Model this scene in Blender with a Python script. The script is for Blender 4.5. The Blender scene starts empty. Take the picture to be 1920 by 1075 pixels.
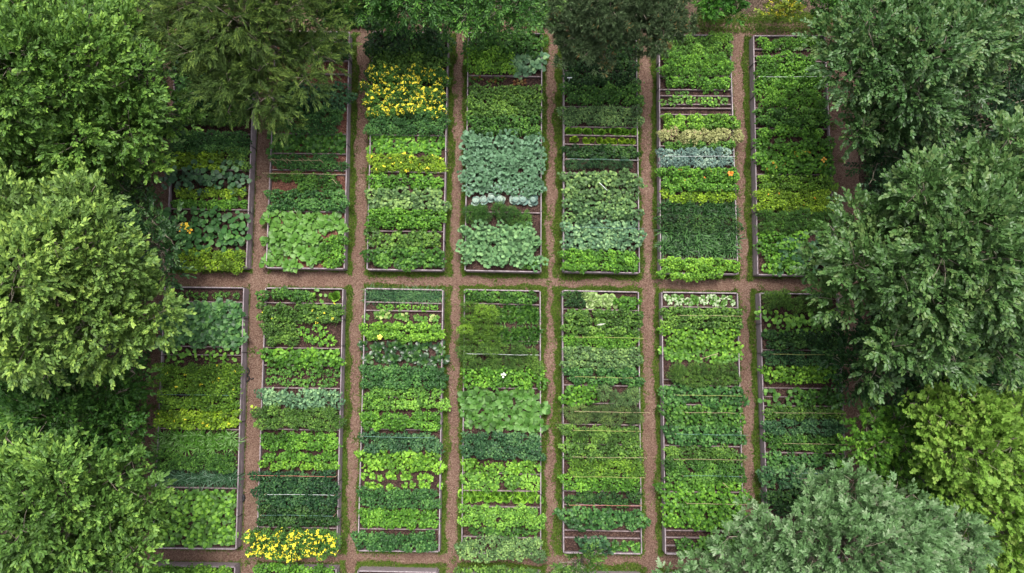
import bpy, math, random
import numpy as np
from mathutils import Vector, Matrix
R = math.radians
random.seed(7); rng = np.random.default_rng(7)
S = bpy.context.scene
# ------------------------------------------------------------------ camera
CAM_H, TILT, FPX = 26.0, R(5.0), 1280.0
cd = bpy.data.cameras.new('camera'); cam = bpy.data.objects.new('camera', cd)
S.collection.objects.link(cam); S.camera = cam
cam.location = (0, 0, CAM_H); cam.rotation_euler = (TILT, 0, 0)
cd.sensor_width = 36.0; cd.lens = 36.0*FPX/1920.0; cd.clip_end = 500; cd.clip_start = .1
def at(px, py, z=0.0):
    """world point at height z seen at photo pixel (1920 wide)"""
    x, y = (px-960)/FPX, (537.5-py)/FPX
    d = Vector((x, y*math.cos(TILT)+math.sin(TILT), y*math.sin(TILT)-math.cos(TILT)))
    return Vector((0, 0, CAM_H)) + d*((z-CAM_H)/d.z)
# ------------------------------------------------------------------ light
SUN_EL, SUN_AZ = R(68), R(4)          # azimuth measured from +Y towards +X
w = bpy.data.worlds.new("World"); S.world = w; w.use_nodes = True
nt = w.node_tree; bg = nt.nodes['Background']
sky = nt.nodes.new('ShaderNodeTexSky'); sky.sky_type = 'NISHITA'; sky.sun_disc = False
sky.sun_elevation = SUN_EL; sky.sun_rotation = SUN_AZ; sky.dust_density = 4; sky.air_density = 1
hs = nt.nodes.new('ShaderNodeHueSaturation'); hs.inputs['Saturation'].default_value = .3
nt.links.new(sky.outputs[0], hs.inputs['Color']); nt.links.new(hs.outputs[0], bg.inputs[0])
bg.inputs[1].default_value = .115
sd = bpy.data.lights.new('sun', 'SUN'); sd.energy = 1.5; sd.angle = R(24); sd.color = (1, .965, .91)
so = bpy.data.objects.new('sun', sd); S.collection.objects.link(so)
dv = Vector((math.sin(SUN_AZ)*math.cos(SUN_EL), math.cos(SUN_AZ)*math.cos(SUN_EL), math.sin(SUN_EL)))
so.rotation_euler = dv.to_track_quat('Z', 'Y').to_euler(); so.location = dv*60
S.view_settings.view_transform = 'Standard'; S.view_settings.look = 'None'
S.view_settings.exposure = 1.27; S.view_settings.gamma = 1
S.render.engine = 'CYCLES'
S.cycles.max_bounces = 6; S.cycles.diffuse_bounces = 3; S.cycles.transmission_bounces = 3; S.cycles.glossy_bounces = 2
# ------------------------------------------------------------------ helpers
COL = S.collection
def tag(o, label=None, cat=None, group=None, kind=None):
    if label: o['label'] = label
    if cat: o['category'] = cat
    if group: o['group'] = group
    if kind: o['kind'] = kind
    return o
def link(name, me, mat=None, parent=None):
    o = bpy.data.objects.new(name, me); COL.objects.link(o)
    if mat: me.materials.append(mat)
    if parent:
        o.parent = parent
    return o
def empty(name, loc=(0, 0, 0), rz=0):
    o = bpy.data.objects.new(name, None); COL.objects.link(o)
    o.location = loc; o.rotation_euler = (0, 0, rz); o.empty_display_size = .2
    return o
def local(parent):  # offset so that world coords can be used in children of an empty
    return np.array(parent.location) if parent else np.zeros(3)
# leaf templates: verts (u along, v across, w normal), faces
def fan(rim, mid=(.5, 0, -.06)):
    v = [mid]+rim; n = len(rim)
    return np.array(v, float), [(0, 1+i, 1+(i+1) % n) for i in range(n)]
T = {}
T['simple'] = (np.array([(0, 0, 0), (.5, -.5, .13), (1, 0, -.06), (.45, .5, .13)], float), [(0, 1, 2), (0, 2, 3)])
T['oval'] = fan([(0, 0, 0), (.28, -.42, .1), (.66, -.42, .06), (1, 0, -.12), (.66, .42, .06), (.28, .42, .1)])
T['obl'] = fan([(0, 0, 0), (.35, -.3, .06), (.72, -.45, .04), (1, 0, -.08), (.72, .45, .04), (.35, .3, .06)], (.6, 0, -.05))
T['round'] = fan([(0.05, 0, 0), (.0, -.3, .06), (.3, -.52, .03), (.72, -.42, 0), (1, 0, -.1), (.72, .42, 0), (.3, .52, .03), (.0, .3, .06)], (.4, 0, -.07))
def star(n, ri, amp=0., ph=0.):
    r = []
    for i in range(2*n):
        a = math.pi + i*math.pi/n + ph
        q = .5 if i % 2 else ri*.5
        if i == 0: q = .5*.55
        r.append((.5+q*math.cos(a), q*math.sin(a), amp*(1 if i % 2 else -1)))
    return fan(r, (.45, 0, -.03))
T['lobed'] = star(5, .62, .03)
T['maple'] = star(5, .55, .02)
T['ruffle'] = star(9, .8, .08)
T['oak'] = (np.array([(0, 0, 0), (.3, -.34, .06), (.42, -.12, 0), (.62, -.42, .06), (.72, -.14, 0), (1, 0, -.06),
                      (.72, .14, 0), (.62, .42, .06), (.42, .12, 0), (.3, .34, .06)], float),
            [(0, 1, 2), (0, 2, 8), (0, 8, 9), (2, 3, 4), (2, 4, 6), (2, 6, 8), (6, 7, 8), (4, 5, 6)])
def strip(n, droop):
    v = []; f = []
    for i in range(n+1):
        u = i/n; wd = .5*(min(1, .45+u*2.2))*(1-u**2.5)+.02
        v += [(u*(1-.25*u), -wd, -droop*u*u), (u*(1-.25*u), wd, -droop*u*u)]
    for i in range(n): f.append((2*i, 2*i+1, 2*i+3, 2*i+2))
    return np.array(v, float), f
T['strap'] = strip(4, .42)
T['bigleaf'] = (lambda: (np.array([(u*(1-.2*u*u), s*wd, -.33*u*u+(.09 if s else 0)*(wd > 0.05)) for u, wd in ((0, .03), (.28, .07), (.45, .42), (.68, .5), (.88, .3), (1, .03)) for s in (-1, 0, 1)]),
        [q for i in range(5) for q in ((3*i, 3*i+1, 3*i+4, 3*i+3), (3*i+1, 3*i+2, 3*i+5, 3*i+4))]))()
T['blade'] = (np.array([(0, -.5, 0), (0, .5, 0), (1, 0, -.1)], float), [(0, 1, 2)])
T['petal'] = star(5, .45, -.03)
def norm(a): return a/np.maximum(np.linalg.norm(a, axis=1, keepdims=True), 1e-9)
def leaves_mesh(name, parts):
    """parts: list of (template, P, D, N, L, W, rnd)"""
    V = []; F = []; LT = []; RN = []; off = 0
    for tn, P, D, N, L, W, rnd in parts:
        n = len(P)
        if n == 0: continue
        tv, tf = T[tn]
        D = norm(D); B = norm(np.cross(N, D)); Nn = np.cross(D, B)
        L = np.broadcast_to(L, n).reshape(n, 1, 1); W = np.broadcast_to(W, n).reshape(n, 1, 1)
        v = P[:, None] + D[:, None]*tv[None, :, 0:1]*L + B[:, None]*tv[None, :, 1:2]*W + Nn[:, None]*tv[None, :, 2:3]*L
        V.append(v.reshape(-1, 3)); k = len(tv)
        base = off+np.arange(n)*k
        fl = np.concatenate([np.array(f) for f in tf]); fs = np.array([len(f) for f in tf])
        F.append((base[:, None]+fl[None]).reshape(-1)); LT.append(np.tile(fs, n)); RN.append(np.repeat(rnd, len(tf)))
        off += n*k
    V = np.concatenate(V).astype(np.float32); F = np.concatenate(F).astype(np.int32); LT = np.concatenate(LT).astype(np.int32)
    me = bpy.data.meshes.new(name)
    me.vertices.add(len(V)); me.vertices.foreach_set('co', V.ravel())
    me.loops.add(len(F)); me.loops.foreach_set('vertex_index', F)
    me.polygons.add(len(LT)); st = np.concatenate([[0], np.cumsum(LT)[:-1]]).astype(np.int32)
    me.polygons.foreach_set('loop_start', st); me.polygons.foreach_set('loop_total', LT)
    me.update(calc_edges=True)
    a = me.attributes.new('rnd', 'FLOAT', 'FACE'); a.data.foreach_set('value', np.concatenate(RN).astype(np.float32))
    return me
# plain mesh builder (boxes, tubes)
class MB:
    def __init__(s): s.v = []; s.f = []
    def box(s, a, b, wd, z0, z1, ext=0):
        """upright board from a to b (xy), width wd, between heights"""
        a = Vector(a[:2]); b = Vector(b[:2]); d = (b-a).normalized(); n = Vector((-d.y, d.x))*wd/2
        a = a-d*ext; b = b+d*ext; e = min(.006, wd*.2); k = len(s.v)
        for z, q in ((z0, 0), (z1-e, 0), (z1, e)):
            nn = n*(1-q/(wd/2)); dd = d*q
            for p in (a-nn+dd, b-nn-dd, b+nn-dd, a+nn+dd): s.v.append((p.x, p.y, z))
        for r in (0, 4):
            for i in range(4): s.f.append((k+r+i, k+r+(i+1) % 4, k+r+4+(i+1) % 4, k+r+4+i))
        s.f += [(k+3, k+2, k+1, k), (k+8, k+9, k+10, k+11)]
        return s
    def tube(s, pts, rad, n=8):
        pts = [Vector(p) for p in pts]
        if not hasattr(rad, '__len__'): rad = [rad]*len(pts)
        k0 = len(s.v); up = Vector((.31, .2, .93))
        for i, p in enumerate(pts):
            d = (pts[min(i+1, len(pts)-1)]-pts[max(i-1, 0)]).normalized()
            x = d.cross(up if abs(d.dot(up)) < .95 else Vector((1, 0, 0))).normalized(); y = d.cross(x)
            for j in range(n):
                a = 2*math.pi*j/n; q = p+(x*math.cos(a)+y*math.sin(a))*rad[i]; s.v.append(tuple(q))
        for i in range(len(pts)-1):
            for j in range(n):
                a = k0+i*n+j; b = k0+i*n+(j+1) % n; s.f.append((a, b, b+n, a+n))
        s.f.append(tuple(k0+j for j in range(n))[::-1]); e = k0+(len(pts)-1)*n; s.f.append(tuple(e+j for j in range(n)))
        return s
    def build(s, name, mat, parent=None, smooth=False):
        me = bpy.data.meshes.new(name); o = local(parent)
        me.from_pydata([tuple(np.array(v)-o) for v in s.v], [], s.f); me.update()
        if smooth: me.polygons.foreach_set('use_smooth', [True]*len(me.polygons))
        return link(name, me, mat, parent)
# ------------------------------------------------------------------ materials
def newmat(name):
    m = bpy.data.materials.new(name); m.use_nodes = True; t = m.node_tree
    return m, t, t.nodes['Principled BSDF']
def N(t, ty, **kw):
    n = t.nodes.new(ty)
    for k, v in kw.items():
        if hasattr(n, k): setattr(n, k, v)
        else: n.inputs[k].default_value = v
    return n
def ramp(t, fac, stops):
    r = t.nodes.new('ShaderNodeValToRGB'); t.links.new(fac, r.inputs[0]); e = r.color_ramp.elements
    while len(e) < len(stops): e.new(.5)
    for i, (p, c) in enumerate(stops): e[i].position = p; e[i].color = (*c, 1)
    return r.outputs[0]
_fm = {}
def foliage(col, rough=.5, spec=.3, young=None, var=1.0, trans=.22, odd=None):
    key = (col, rough, spec, young, var, trans, odd)
    if key in _fm: return _fm[key]
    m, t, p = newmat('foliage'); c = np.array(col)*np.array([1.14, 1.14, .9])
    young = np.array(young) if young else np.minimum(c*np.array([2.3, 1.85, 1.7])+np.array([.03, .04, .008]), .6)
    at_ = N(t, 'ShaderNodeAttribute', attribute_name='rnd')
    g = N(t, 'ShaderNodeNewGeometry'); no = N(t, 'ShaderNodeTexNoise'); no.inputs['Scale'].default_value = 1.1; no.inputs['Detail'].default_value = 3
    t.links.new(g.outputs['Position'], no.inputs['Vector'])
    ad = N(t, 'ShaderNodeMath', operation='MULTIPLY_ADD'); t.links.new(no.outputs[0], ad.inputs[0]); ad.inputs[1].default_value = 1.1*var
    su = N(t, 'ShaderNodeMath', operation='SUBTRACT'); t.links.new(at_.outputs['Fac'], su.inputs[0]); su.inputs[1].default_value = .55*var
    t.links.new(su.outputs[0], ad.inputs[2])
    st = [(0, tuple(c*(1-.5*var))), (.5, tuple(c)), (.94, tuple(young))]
    if odd: st.append((.985, odd))
    co = ramp(t, ad.outputs[0], st)
    t.links.new(co, p.inputs['Base Color'])
    p.inputs['Roughness'].default_value = rough; p.inputs['Specular IOR Level'].default_value = spec
    tr = N(t, 'ShaderNodeBsdfTranslucent'); t.links.new(co, tr.inputs[0])
    mx = N(t, 'ShaderNodeMixShader'); mx.inputs[0].default_value = trans
    t.links.new(p.outputs[0], mx.inputs[1]); t.links.new(tr.outputs[0], mx.inputs[2])
    t.links.new(mx.outputs[0], t.nodes['Material Output'].inputs[0]); _fm[key] = m
    return m
def timber(name, c0, c1, c2):
    m, t, p = newmat(name)
    g = N(t, 'ShaderNodeTexCoord'); mp = N(t, 'ShaderNodeMapping'); mp.inputs['Scale'].default_value = (3, 1.2, 14)
    t.links.new(g.outputs['Object'], mp.inputs[0])
    n1 = N(t, 'ShaderNodeTexNoise'); n1.inputs['Scale'].default_value = 3; n1.inputs['Detail'].default_value = 8; n1.inputs['Roughness'].default_value = .7
    t.links.new(mp.outputs[0], n1.inputs['Vector'])
    co = ramp(t, n1.outputs[0], [(.3, c0), (.5, c1), (.72, c2)]); t.links.new(co, p.inputs['Base Color'])
    p.inputs['Roughness'].default_value = .75
    b = N(t, 'ShaderNodeBump'); b.inputs['Strength'].default_value = .3; b.inputs['Distance'].default_value = .01
    t.links.new(n1.outputs[0], b.inputs['Height']); t.links.new(b.outputs[0], p.inputs['Normal'])
    return m
M_BOARD = timber('weathered_timber', (.12, .09, .10), (.27, .22, .235), (.46, .39, .39))
M_DIV = timber('divider_timber', (.08, .055, .055), (.19, .14, .14), (.33, .26, .25))
M_BARK = timber('bark', (.05, .04, .03), (.11, .09, .07), (.2, .17, .14))
M_TWIG = timber('twig_bark', (.14, .11, .08), (.24, .2, .15), (.34, .29, .24))
def plainmat(name, c, rough=.6, metal=0):
    m, t, p = newmat(name); n1 = N(t, 'ShaderNodeTexNoise'); n1.inputs['Scale'].default_value = 9
    c = np.array(c); co = ramp(t, n1.outputs[0], [(.3, tuple(c*.75)), (.7, tuple(np.minimum(c*1.2, 1)))])
    t.links.new(co, p.inputs['Base Color']); p.inputs['Roughness'].default_value = rough; p.inputs['Metallic'].default_value = metal
    return m
M_STRAW = plainmat('bamboo', (.36, .28, .16)); M_STRING = plainmat('yellow_string', (.34, .34, .10)); M_TEAL = plainmat('teal_string', (.14, .27, .24))
M_RED = plainmat('red_string', (.5, .16, .12)); M_WHITE = plainmat('white_plastic', (.72, .74, .74)); M_IRON = plainmat('iron', (.03, .03, .035), .5)
M_RUB = plainmat('rubber', (.015, .015, .016), .6); M_GREYP = plainmat('grey_plastic', (.16, .16, .15))
M_CHIP = None
def groundmat(name, stops, scale=26, chips=True, moss=None):
    m, t, p = newmat(name); g = N(t, 'ShaderNodeNewGeometry')
    vo = N(t, 'ShaderNodeTexVoronoi'); vo.inputs['Scale'].default_value = scale; vo.inputs['Randomness'].default_value = 1
    nz = N(t, 'ShaderNodeTexNoise'); nz.inputs['Scale'].default_value = 9; nz.inputs['Detail'].default_value = 3
    va = N(t, 'ShaderNodeVectorMath', operation='MULTIPLY_ADD'); va.inputs[1].default_value = (.08, .08, .08)
    t.links.new(g.outputs['Position'], nz.inputs['Vector']); t.links.new(nz.outputs['Color'], va.inputs[0]); t.links.new(g.outputs['Position'], va.inputs[2])
    t.links.new(va.outputs[0], vo.inputs['Vector'])
    sp = N(t, 'ShaderNodeSeparateColor'); t.links.new(vo.outputs['Color'], sp.inputs[0])
    lo = N(t, 'ShaderNodeTexNoise'); lo.inputs['Scale'].default_value = .9; lo.inputs['Detail'].default_value = 6; lo.inputs['Roughness'].default_value = .65
    t.links.new(g.outputs['Position'], lo.inputs['Vector'])
    ma = N(t, 'ShaderNodeMath', operation='MULTIPLY_ADD'); t.links.new(lo.outputs[0], ma.inputs[0]); ma.inputs[1].default_value = .6
    m2 = N(t, 'ShaderNodeMath', operation='MULTIPLY_ADD'); t.links.new(sp.outputs[0], m2.inputs[0]); m2.inputs[1].default_value = .62; m2.inputs[2].default_value = -.1
    t.links.new(m2.outputs[0], ma.inputs[2])
    co = ramp(t, ma.outputs[0], stops)
    if moss:
        l2 = N(t, 'ShaderNodeTexNoise'); l2.inputs['Scale'].default_value = .55; l2.inputs['Detail'].default_value = 8; l2.inputs['Roughness'].default_value = .7
        t.links.new(g.outputs['Position'], l2.inputs['Vector'])
        f = ramp(t, l2.outputs[0], [(.53+(scale > 30)*.06, (0, 0, 0)), (.68, (.55, .55, .55))])
        mx = N(t, 'ShaderNodeMix', data_type='RGBA'); t.links.new(f, mx.inputs[0]); t.links.new(co, mx.inputs[6]); mx.inputs[7].default_value = (*moss, 1)
        co = mx.outputs[2]
    t.links.new(co, p.inputs['Base Color']); p.inputs['Roughness'].default_value = .9; p.inputs['Specular IOR Level'].default_value = .2
    b = N(t, 'ShaderNodeBump'); b.inputs['Strength'].default_value = .7; b.inputs['Distance'].default_value = .03
    t.links.new(sp.outputs[1], b.inputs['Height']); t.links.new(b.outputs[0], p.inputs['Normal'])
    return m
M_MULCH = groundmat('bark_mulch', [(.15, (.085, .046, .034)), (.42, (.145, .085, .062)), (.62, (.185, .115, .084)), (.85, (.27, .185, .14))], 40, moss=(.12, .10, .05))
M_FLOOR = groundmat('leaf_litter', [(.15, (.025, .016, .01)), (.45, (.06, .04, .028)), (.7, (.10, .07, .05)), (.9, (.18, .13, .09))], moss=(.03, .05, .012))
M_SOIL = groundmat('dark_soil', [(.15, (.016, .009, .008)), (.45, (.04, .022, .018)), (.7, (.075, .042, .033)), (.9, (.15, .09, .07))], 34)
M_SOILR = groundmat('red_mulch', [(.15, (.06, .022, .015)), (.45, (.13, .055, .04)), (.7, (.2, .09, .06)), (.9, (.3, .17, .12))], 34)
# ------------------------------------------------------------------ ground, paths
def sheet(name, mat, corners, z, n=1):
    me = bpy.data.meshes.new(name); me.from_pydata([(c[0], c[1], z) for c in corners], [], [tuple(range(len(corners)))]); me.update()
    o = link(name, me, mat); tag(o, kind='structure'); return o
G = 150
sheet('ground', M_FLOOR, [(-G, -G), (G, -G), (G, G), (-G, G)], 0)
def pxsheet(name, mat, pts, z=.004): return sheet(name, mat, [at(*p, z) for p in pts], z)
pxsheet('path', M_MULCH, [(235, 1180), (300, 20), (1600, 30), (1640, 1180)])
# ------------------------------------------------------------------ beds
# corner pixels TL, TR, BR, BL at board-top height
BH, SOIL = .5, .36
BEDS = {
 'u1': [(331, 56), (479, 58), (461, 502), (311, 500)], 'u2': [(517, 58), (655, 60), (645, 504), (499, 502)],
 'u3': [(699, 60), (840, 62), (831, 507), (688, 505)], 'u4': [(878, 61), (1016, 63), (1014, 510), (872, 507)],
 'u5': [(1058, 63), (1193, 64), (1199, 512), (1057, 509)], 'u6': [(1236, 66), (1369, 66), (1384, 514), (1239, 512)],
 'u7': [(1413, 67), (1547, 67), (1567, 517), (1421, 515)],
 'm1': [(309, 538), (457, 540), (442, 1030), (286, 1028)], 'm2': [(498, 540), (643, 542), (631, 1036), (481, 1034)],
 'm3': [(685, 541), (830, 544), (823, 1035), (671, 1033)], 'm4': [(871, 543), (1013, 546), (1014, 1040), (866, 1037)],
 'm5': [(1055, 545), (1197, 548), (1203, 1039), (1057, 1037)], 'm6': [(1241, 548), (1383, 550), (1395, 1041), (1248, 1039)],
 'm7': [(1425, 550), (1572, 552), (1592, 1046), (1441, 1044)],
 'd1': [(286, 1062), (440, 1064), (428, 1560), (270, 1558)], 'd2': [(479, 1066), (630, 1068), (618, 1562), (465, 1560)],
 'd3': [(671, 1071), (820, 1074), (810, 1564), (657, 1562)], 'd4': [(866, 1074), (1014, 1077), (1010, 1566), (860, 1564)],
 'd5': [(1058, 1079), (1204, 1081), (1210, 1568), (1058, 1566)], 'd6': [(1250, 1082), (1396, 1084), (1406, 1570), (1254, 1568)],
}
ORD = ['', 'first', 'second', 'third', 'fourth', 'fifth', 'sixth', 'seventh', 'eighth', 'ninth', 'tenth', 'eleventh', 'twelfth', 'thirteenth', 'fourteenth', 'fifteenth', 'sixteenth', 'seventeenth', 'eighteenth', 'nineteenth', 'twentieth', 'twenty-first', 'twenty-second', 'twenty-third']
TIER = {'u': 'upper', 'm': 'middle', 'd': 'bottom'}
def bedname(k): return '%s %s bed' % (ORD[int(k[1])], TIER[k[0]])
def interp(k, s, t, z):
    """point in bed k; s across 0..1, t down 0..1, at height z"""
    c = [at(*p, BH) for p in BEDS[k]]
    a = c[0].lerp(c[1], s); b = c[3].lerp(c[2], s); q = a.lerp(b, t); q.z = z; return q
def tfrac(k, py, z=BH):
    """t for photo row py on the bed's centre line for something at height z"""
    c = [at(*p, BH) for p in BEDS[k]]
    a = c[0].lerp(c[1], .5); b = c[3].lerp(c[2], .5)
    px = (BEDS[k][0][0]+BEDS[k][1][0]+BEDS[k][2][0]+BEDS[k][3][0])/4
    return (at(px, py, z).y-a.y)/(b.y-a.y)
DIV = {
 'u1': [250, 318, 392], 'u2': [112, 138, 250, 288, 319, 326, 397], 'u3': [102, 253, 322, 335, 397, 434], 'u4': [142, 398],
 'u5': [132, 200, 238, 254, 271, 299, 325, 378], 'u6': [142, 168, 179, 195, 203, 214, 274, 486], 'u7': [92, 105, 115, 145, 202, 241, 327, 387, 401],
 'm1': [566, 650, 666, 805, 915], 'm2': [569, 653, 686, 728, 806, 990], 'm3': [568, 583, 745, 806, 993], 'm4': [570, 640, 728, 889, 921, 951, 1008],
 'm5': [581, 723, 757, 797, 834, 922, 948, 996, 1010], 'm6': [576, 713, 724, 760, 837, 923, 996, 1010, 1025], 'm7': [657, 728, 745, 762, 850],
 'd1': [], 'd2': [], 'd3': [], 'd4': [], 'd5': [], 'd6': []}
for k in BEDS:
    c = [at(*p, BH) for p in BEDS[k]]; ce = sum(c, Vector())/4
    root = empty('raised_bed', (ce.x, ce.y, 0))
    tag(root, 'weathered grey timber raised bed, %s counted from the left' % bedname(k), 'raised bed', 'raised garden beds in rows')
    th = .044
    jit = lambda: random.uniform(-.008, .008)
    # long side boards in lengths (seams show)
    for side, (a, b) in (('l', (c[0], c[3])), ('r', (c[1], c[2]))):
        n = 4; m = MB(); prev = 0
        cuts = [0]+[(i+random.uniform(-.12, .12))/n for i in range(1, n)]+[1]
        for i in range(n):
            p, q = a.lerp(b, cuts[i]+.0006), a.lerp(b, cuts[i+1]-.0006)
            o = Vector((jit(), 0, 0)); z = BH+jit()
            m.box(p+o, q+o, th, -.02, BH*.49, 0); m.box(p+o*.5, q+o*.4, th-.004, BH*.5, z, 0)
        m.build('side_board', M_BOARD, root)
        for f in cuts[1:-1]+[.12, .88]:
            p = a.lerp(b, f); sgn = 1 if side == 'r' else -1
            MB().box((p.x-sgn*.033, p.y), (p.x+sgn*.047, p.y), .02, .05, BH+.012).build('bracket', M_IRON, root)
    for a, b in ((c[0], c[1]), (c[3], c[2])):
        MB().box(a, b, th, -.02, BH-.004+jit()*.4, -.034).build('end_board', M_BOARD, root)
    ins = [interp(k, s, t, SOIL) for s, t in ((.012, .004), (.988, .004), (.988, .996), (.012, .996))]
    # soil surface gently uneven
    nx, ny = 16, 44; vs = []
    for j in range(ny+1):
        for i in range(nx+1):
            a = ins[0].lerp(ins[1], i/nx); b = ins[3].lerp(ins[2], i/nx); q = a.lerp(b, j/ny)
            vs.append((q.x-ce.x, q.y-ce.y, SOIL+random.uniform(-.03, .03)))
    me = bpy.data.meshes.new('soil'); me.from_pydata(vs, [], [(j*(nx+1)+i, j*(nx+1)+i+1, (j+1)*(nx+1)+i+1, (j+1)*(nx+1)+i) for j in range(ny) for i in range(nx)]); me.update()
    link('soil', me, M_SOILR if k in ('u2',) else M_SOIL, root)
    for y in DIV[k]:
        t = tfrac(k, y)
        if 0.01 < t < .99:
            a, b = interp(k, .012, t+random.uniform(-.0012, .0012), 0), interp(k, .988, t+random.uniform(-.0012, .0012), 0)
            MB().box(a, b, .042, .2, BH-.03+jit(), 0).build('divider_board', M_DIV, root)
# ------------------------------------------------------------------ crops
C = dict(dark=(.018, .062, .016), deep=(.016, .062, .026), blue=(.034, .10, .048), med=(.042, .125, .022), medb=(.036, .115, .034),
         bright=(.066, .185, .022), light=(.088, .215, .036), lime=(.098, .235, .028), ylime=(.125, .235, .018), olive=(.085, .19, .022),
         grey=(.095, .185, .075), kale=(.105, .215, .135), greyk=(.12, .25, .125), silver=(.15, .25, .27), pale=(.34, .50, .20),
         cream=(.34, .36, .17), moss=(.062, .145, .028))
# kind: template, L, W, density per m2, spacing, rise (leaf up tilt), default rough
K = dict(leafy=('oval', .115, .08, 660, .36, .25), small=('round', .062, .056, 1600, .26, .2), fine=('simple', .085, .04, 2100, .30, .5),
         fluff=('simple', .10, .016, 3400, .38, .6), round=('round', .15, .15, 300, .45, .1), curly=('ruffle', .11, .10, 620, .34, .2),
         lobe=('lobed', .115, .11, 720, .4, .15), mid=('oval', .082, .058, 1350, .32, .3))
def dome_leaves(cs, rs, ry, hs, z0, kind, dens):
    """leaf cloud on plant domes: cs (n,2), radius rs, height hs"""
    tn, L, W, _, sp, rise = K[kind]
    n = np.maximum(4, (dens*np.pi*rs*ry*.95).astype(int)); idx = np.repeat(np.arange(len(cs)), n); m = len(idx)
    rho = np.sqrt(rng.random(m))*1.0; ph = rng.random(m)*2*np.pi
    lob = 1+.18*np.sin(ph*3+idx*1.7)+.1*np.sin(ph*5+idx)
    r = rho*lob*np.where(rng.random(m) < .05, 1.25, 1)
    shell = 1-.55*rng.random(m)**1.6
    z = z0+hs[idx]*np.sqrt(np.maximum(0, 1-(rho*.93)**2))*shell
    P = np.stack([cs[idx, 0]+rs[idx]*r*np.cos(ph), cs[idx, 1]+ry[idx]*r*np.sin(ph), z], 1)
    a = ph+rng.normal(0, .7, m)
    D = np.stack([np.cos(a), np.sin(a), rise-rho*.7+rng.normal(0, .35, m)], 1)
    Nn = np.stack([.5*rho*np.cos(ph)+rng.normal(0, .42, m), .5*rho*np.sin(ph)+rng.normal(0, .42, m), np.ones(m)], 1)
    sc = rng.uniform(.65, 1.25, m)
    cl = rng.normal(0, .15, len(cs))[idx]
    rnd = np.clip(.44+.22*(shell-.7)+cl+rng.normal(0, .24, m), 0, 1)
    return (tn, P, D, Nn, L*sc, W*sc, rnd)
def row_centres(k, y0, y1, x0, x1, sp, h, over=.0):
    zc = SOIL+h*.75
    t0, t1 = tfrac(k, y0, zc), tfrac(k, y1, zc)
    A, B, Cc, D = interp(k, x0, t0, 0), interp(k, x1, t0, 0), interp(k, x1, t1, 0), interp(k, x0, t1, 0)
    Wd, Dp = (B-A).length, (D-A).length
    nl = max(1, round(Dp/sp)); nn = max(1, round(Wd/sp)); out = []
    for j in range(nl):
        for i in range(nn):
            s = (i+.5+rng.normal(0, .2)+(.25 if j % 2 else -.25)*(nn > 4 and nl > 1))/nn; t = (j+.5+rng.normal(0, .15))/nl
            q = A.lerp(B, s).lerp(D.lerp(Cc, s), t); out.append((q.x, q.y))
    return np.array(out), Dp/nl, Wd/nn
def flowers(name, cs, rs, hs, z0, n, col, size, parent):
    idx = rng.integers(0, len(cs), n)
    # flowers come in sprays
    hub = rng.integers(0, max(8, n//7), n); hr = rng.random((n, 3)); rho = np.clip(np.sqrt(hr[hub, 0])+rng.normal(0, .09, n), 0, 1); ph = hr[hub, 1]*2*np.pi+rng.normal(0, .16, n); idx = (hr[hub, 2]*len(cs)).astype(int)
    r = rs[idx]*rho
    P = np.stack([cs[idx, 0]+r*np.cos(ph), cs[idx, 1]+r*np.sin(ph), z0+hs[idx]*np.sqrt(1-(rho*.9)**2)+rng.uniform(.0, .06, n)], 1)
    a = rng.random(n)*6.28; D = np.stack([np.cos(a), np.sin(a), rng.normal(0, .3, n)], 1)
    Nn = np.stack([rng.normal(0, .35, n), rng.normal(0, .35, n), np.ones(n)], 1)
    sz = size*rng.uniform(.7, 1.3, n)
    me = leaves_mesh(name, [('petal', P-local(parent), D, Nn, sz, sz, rng.random(n))])
    m, t, p = newmat('petals'); at_ = N(t, 'ShaderNodeAttribute', attribute_name='rnd'); c = np.array(col)
    t.links.new(ramp(t, at_.outputs['Fac'], [(0, tuple(c*np.array([.85, .72, .6]))), (.5, tuple(c)), (1, tuple(np.minimum(c*1.15+.03, .95)))]), p.inputs['Base Color']); p.inputs['Roughness'].default_value = .6
    o = link(name, me, m, parent); tag(o, kind='stuff'); return o
ROWN = {}
def ordlabel(k):
    ROWN[k] = ROWN.get(k, 0)+1
    return ORD[ROWN[k]]
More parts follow.
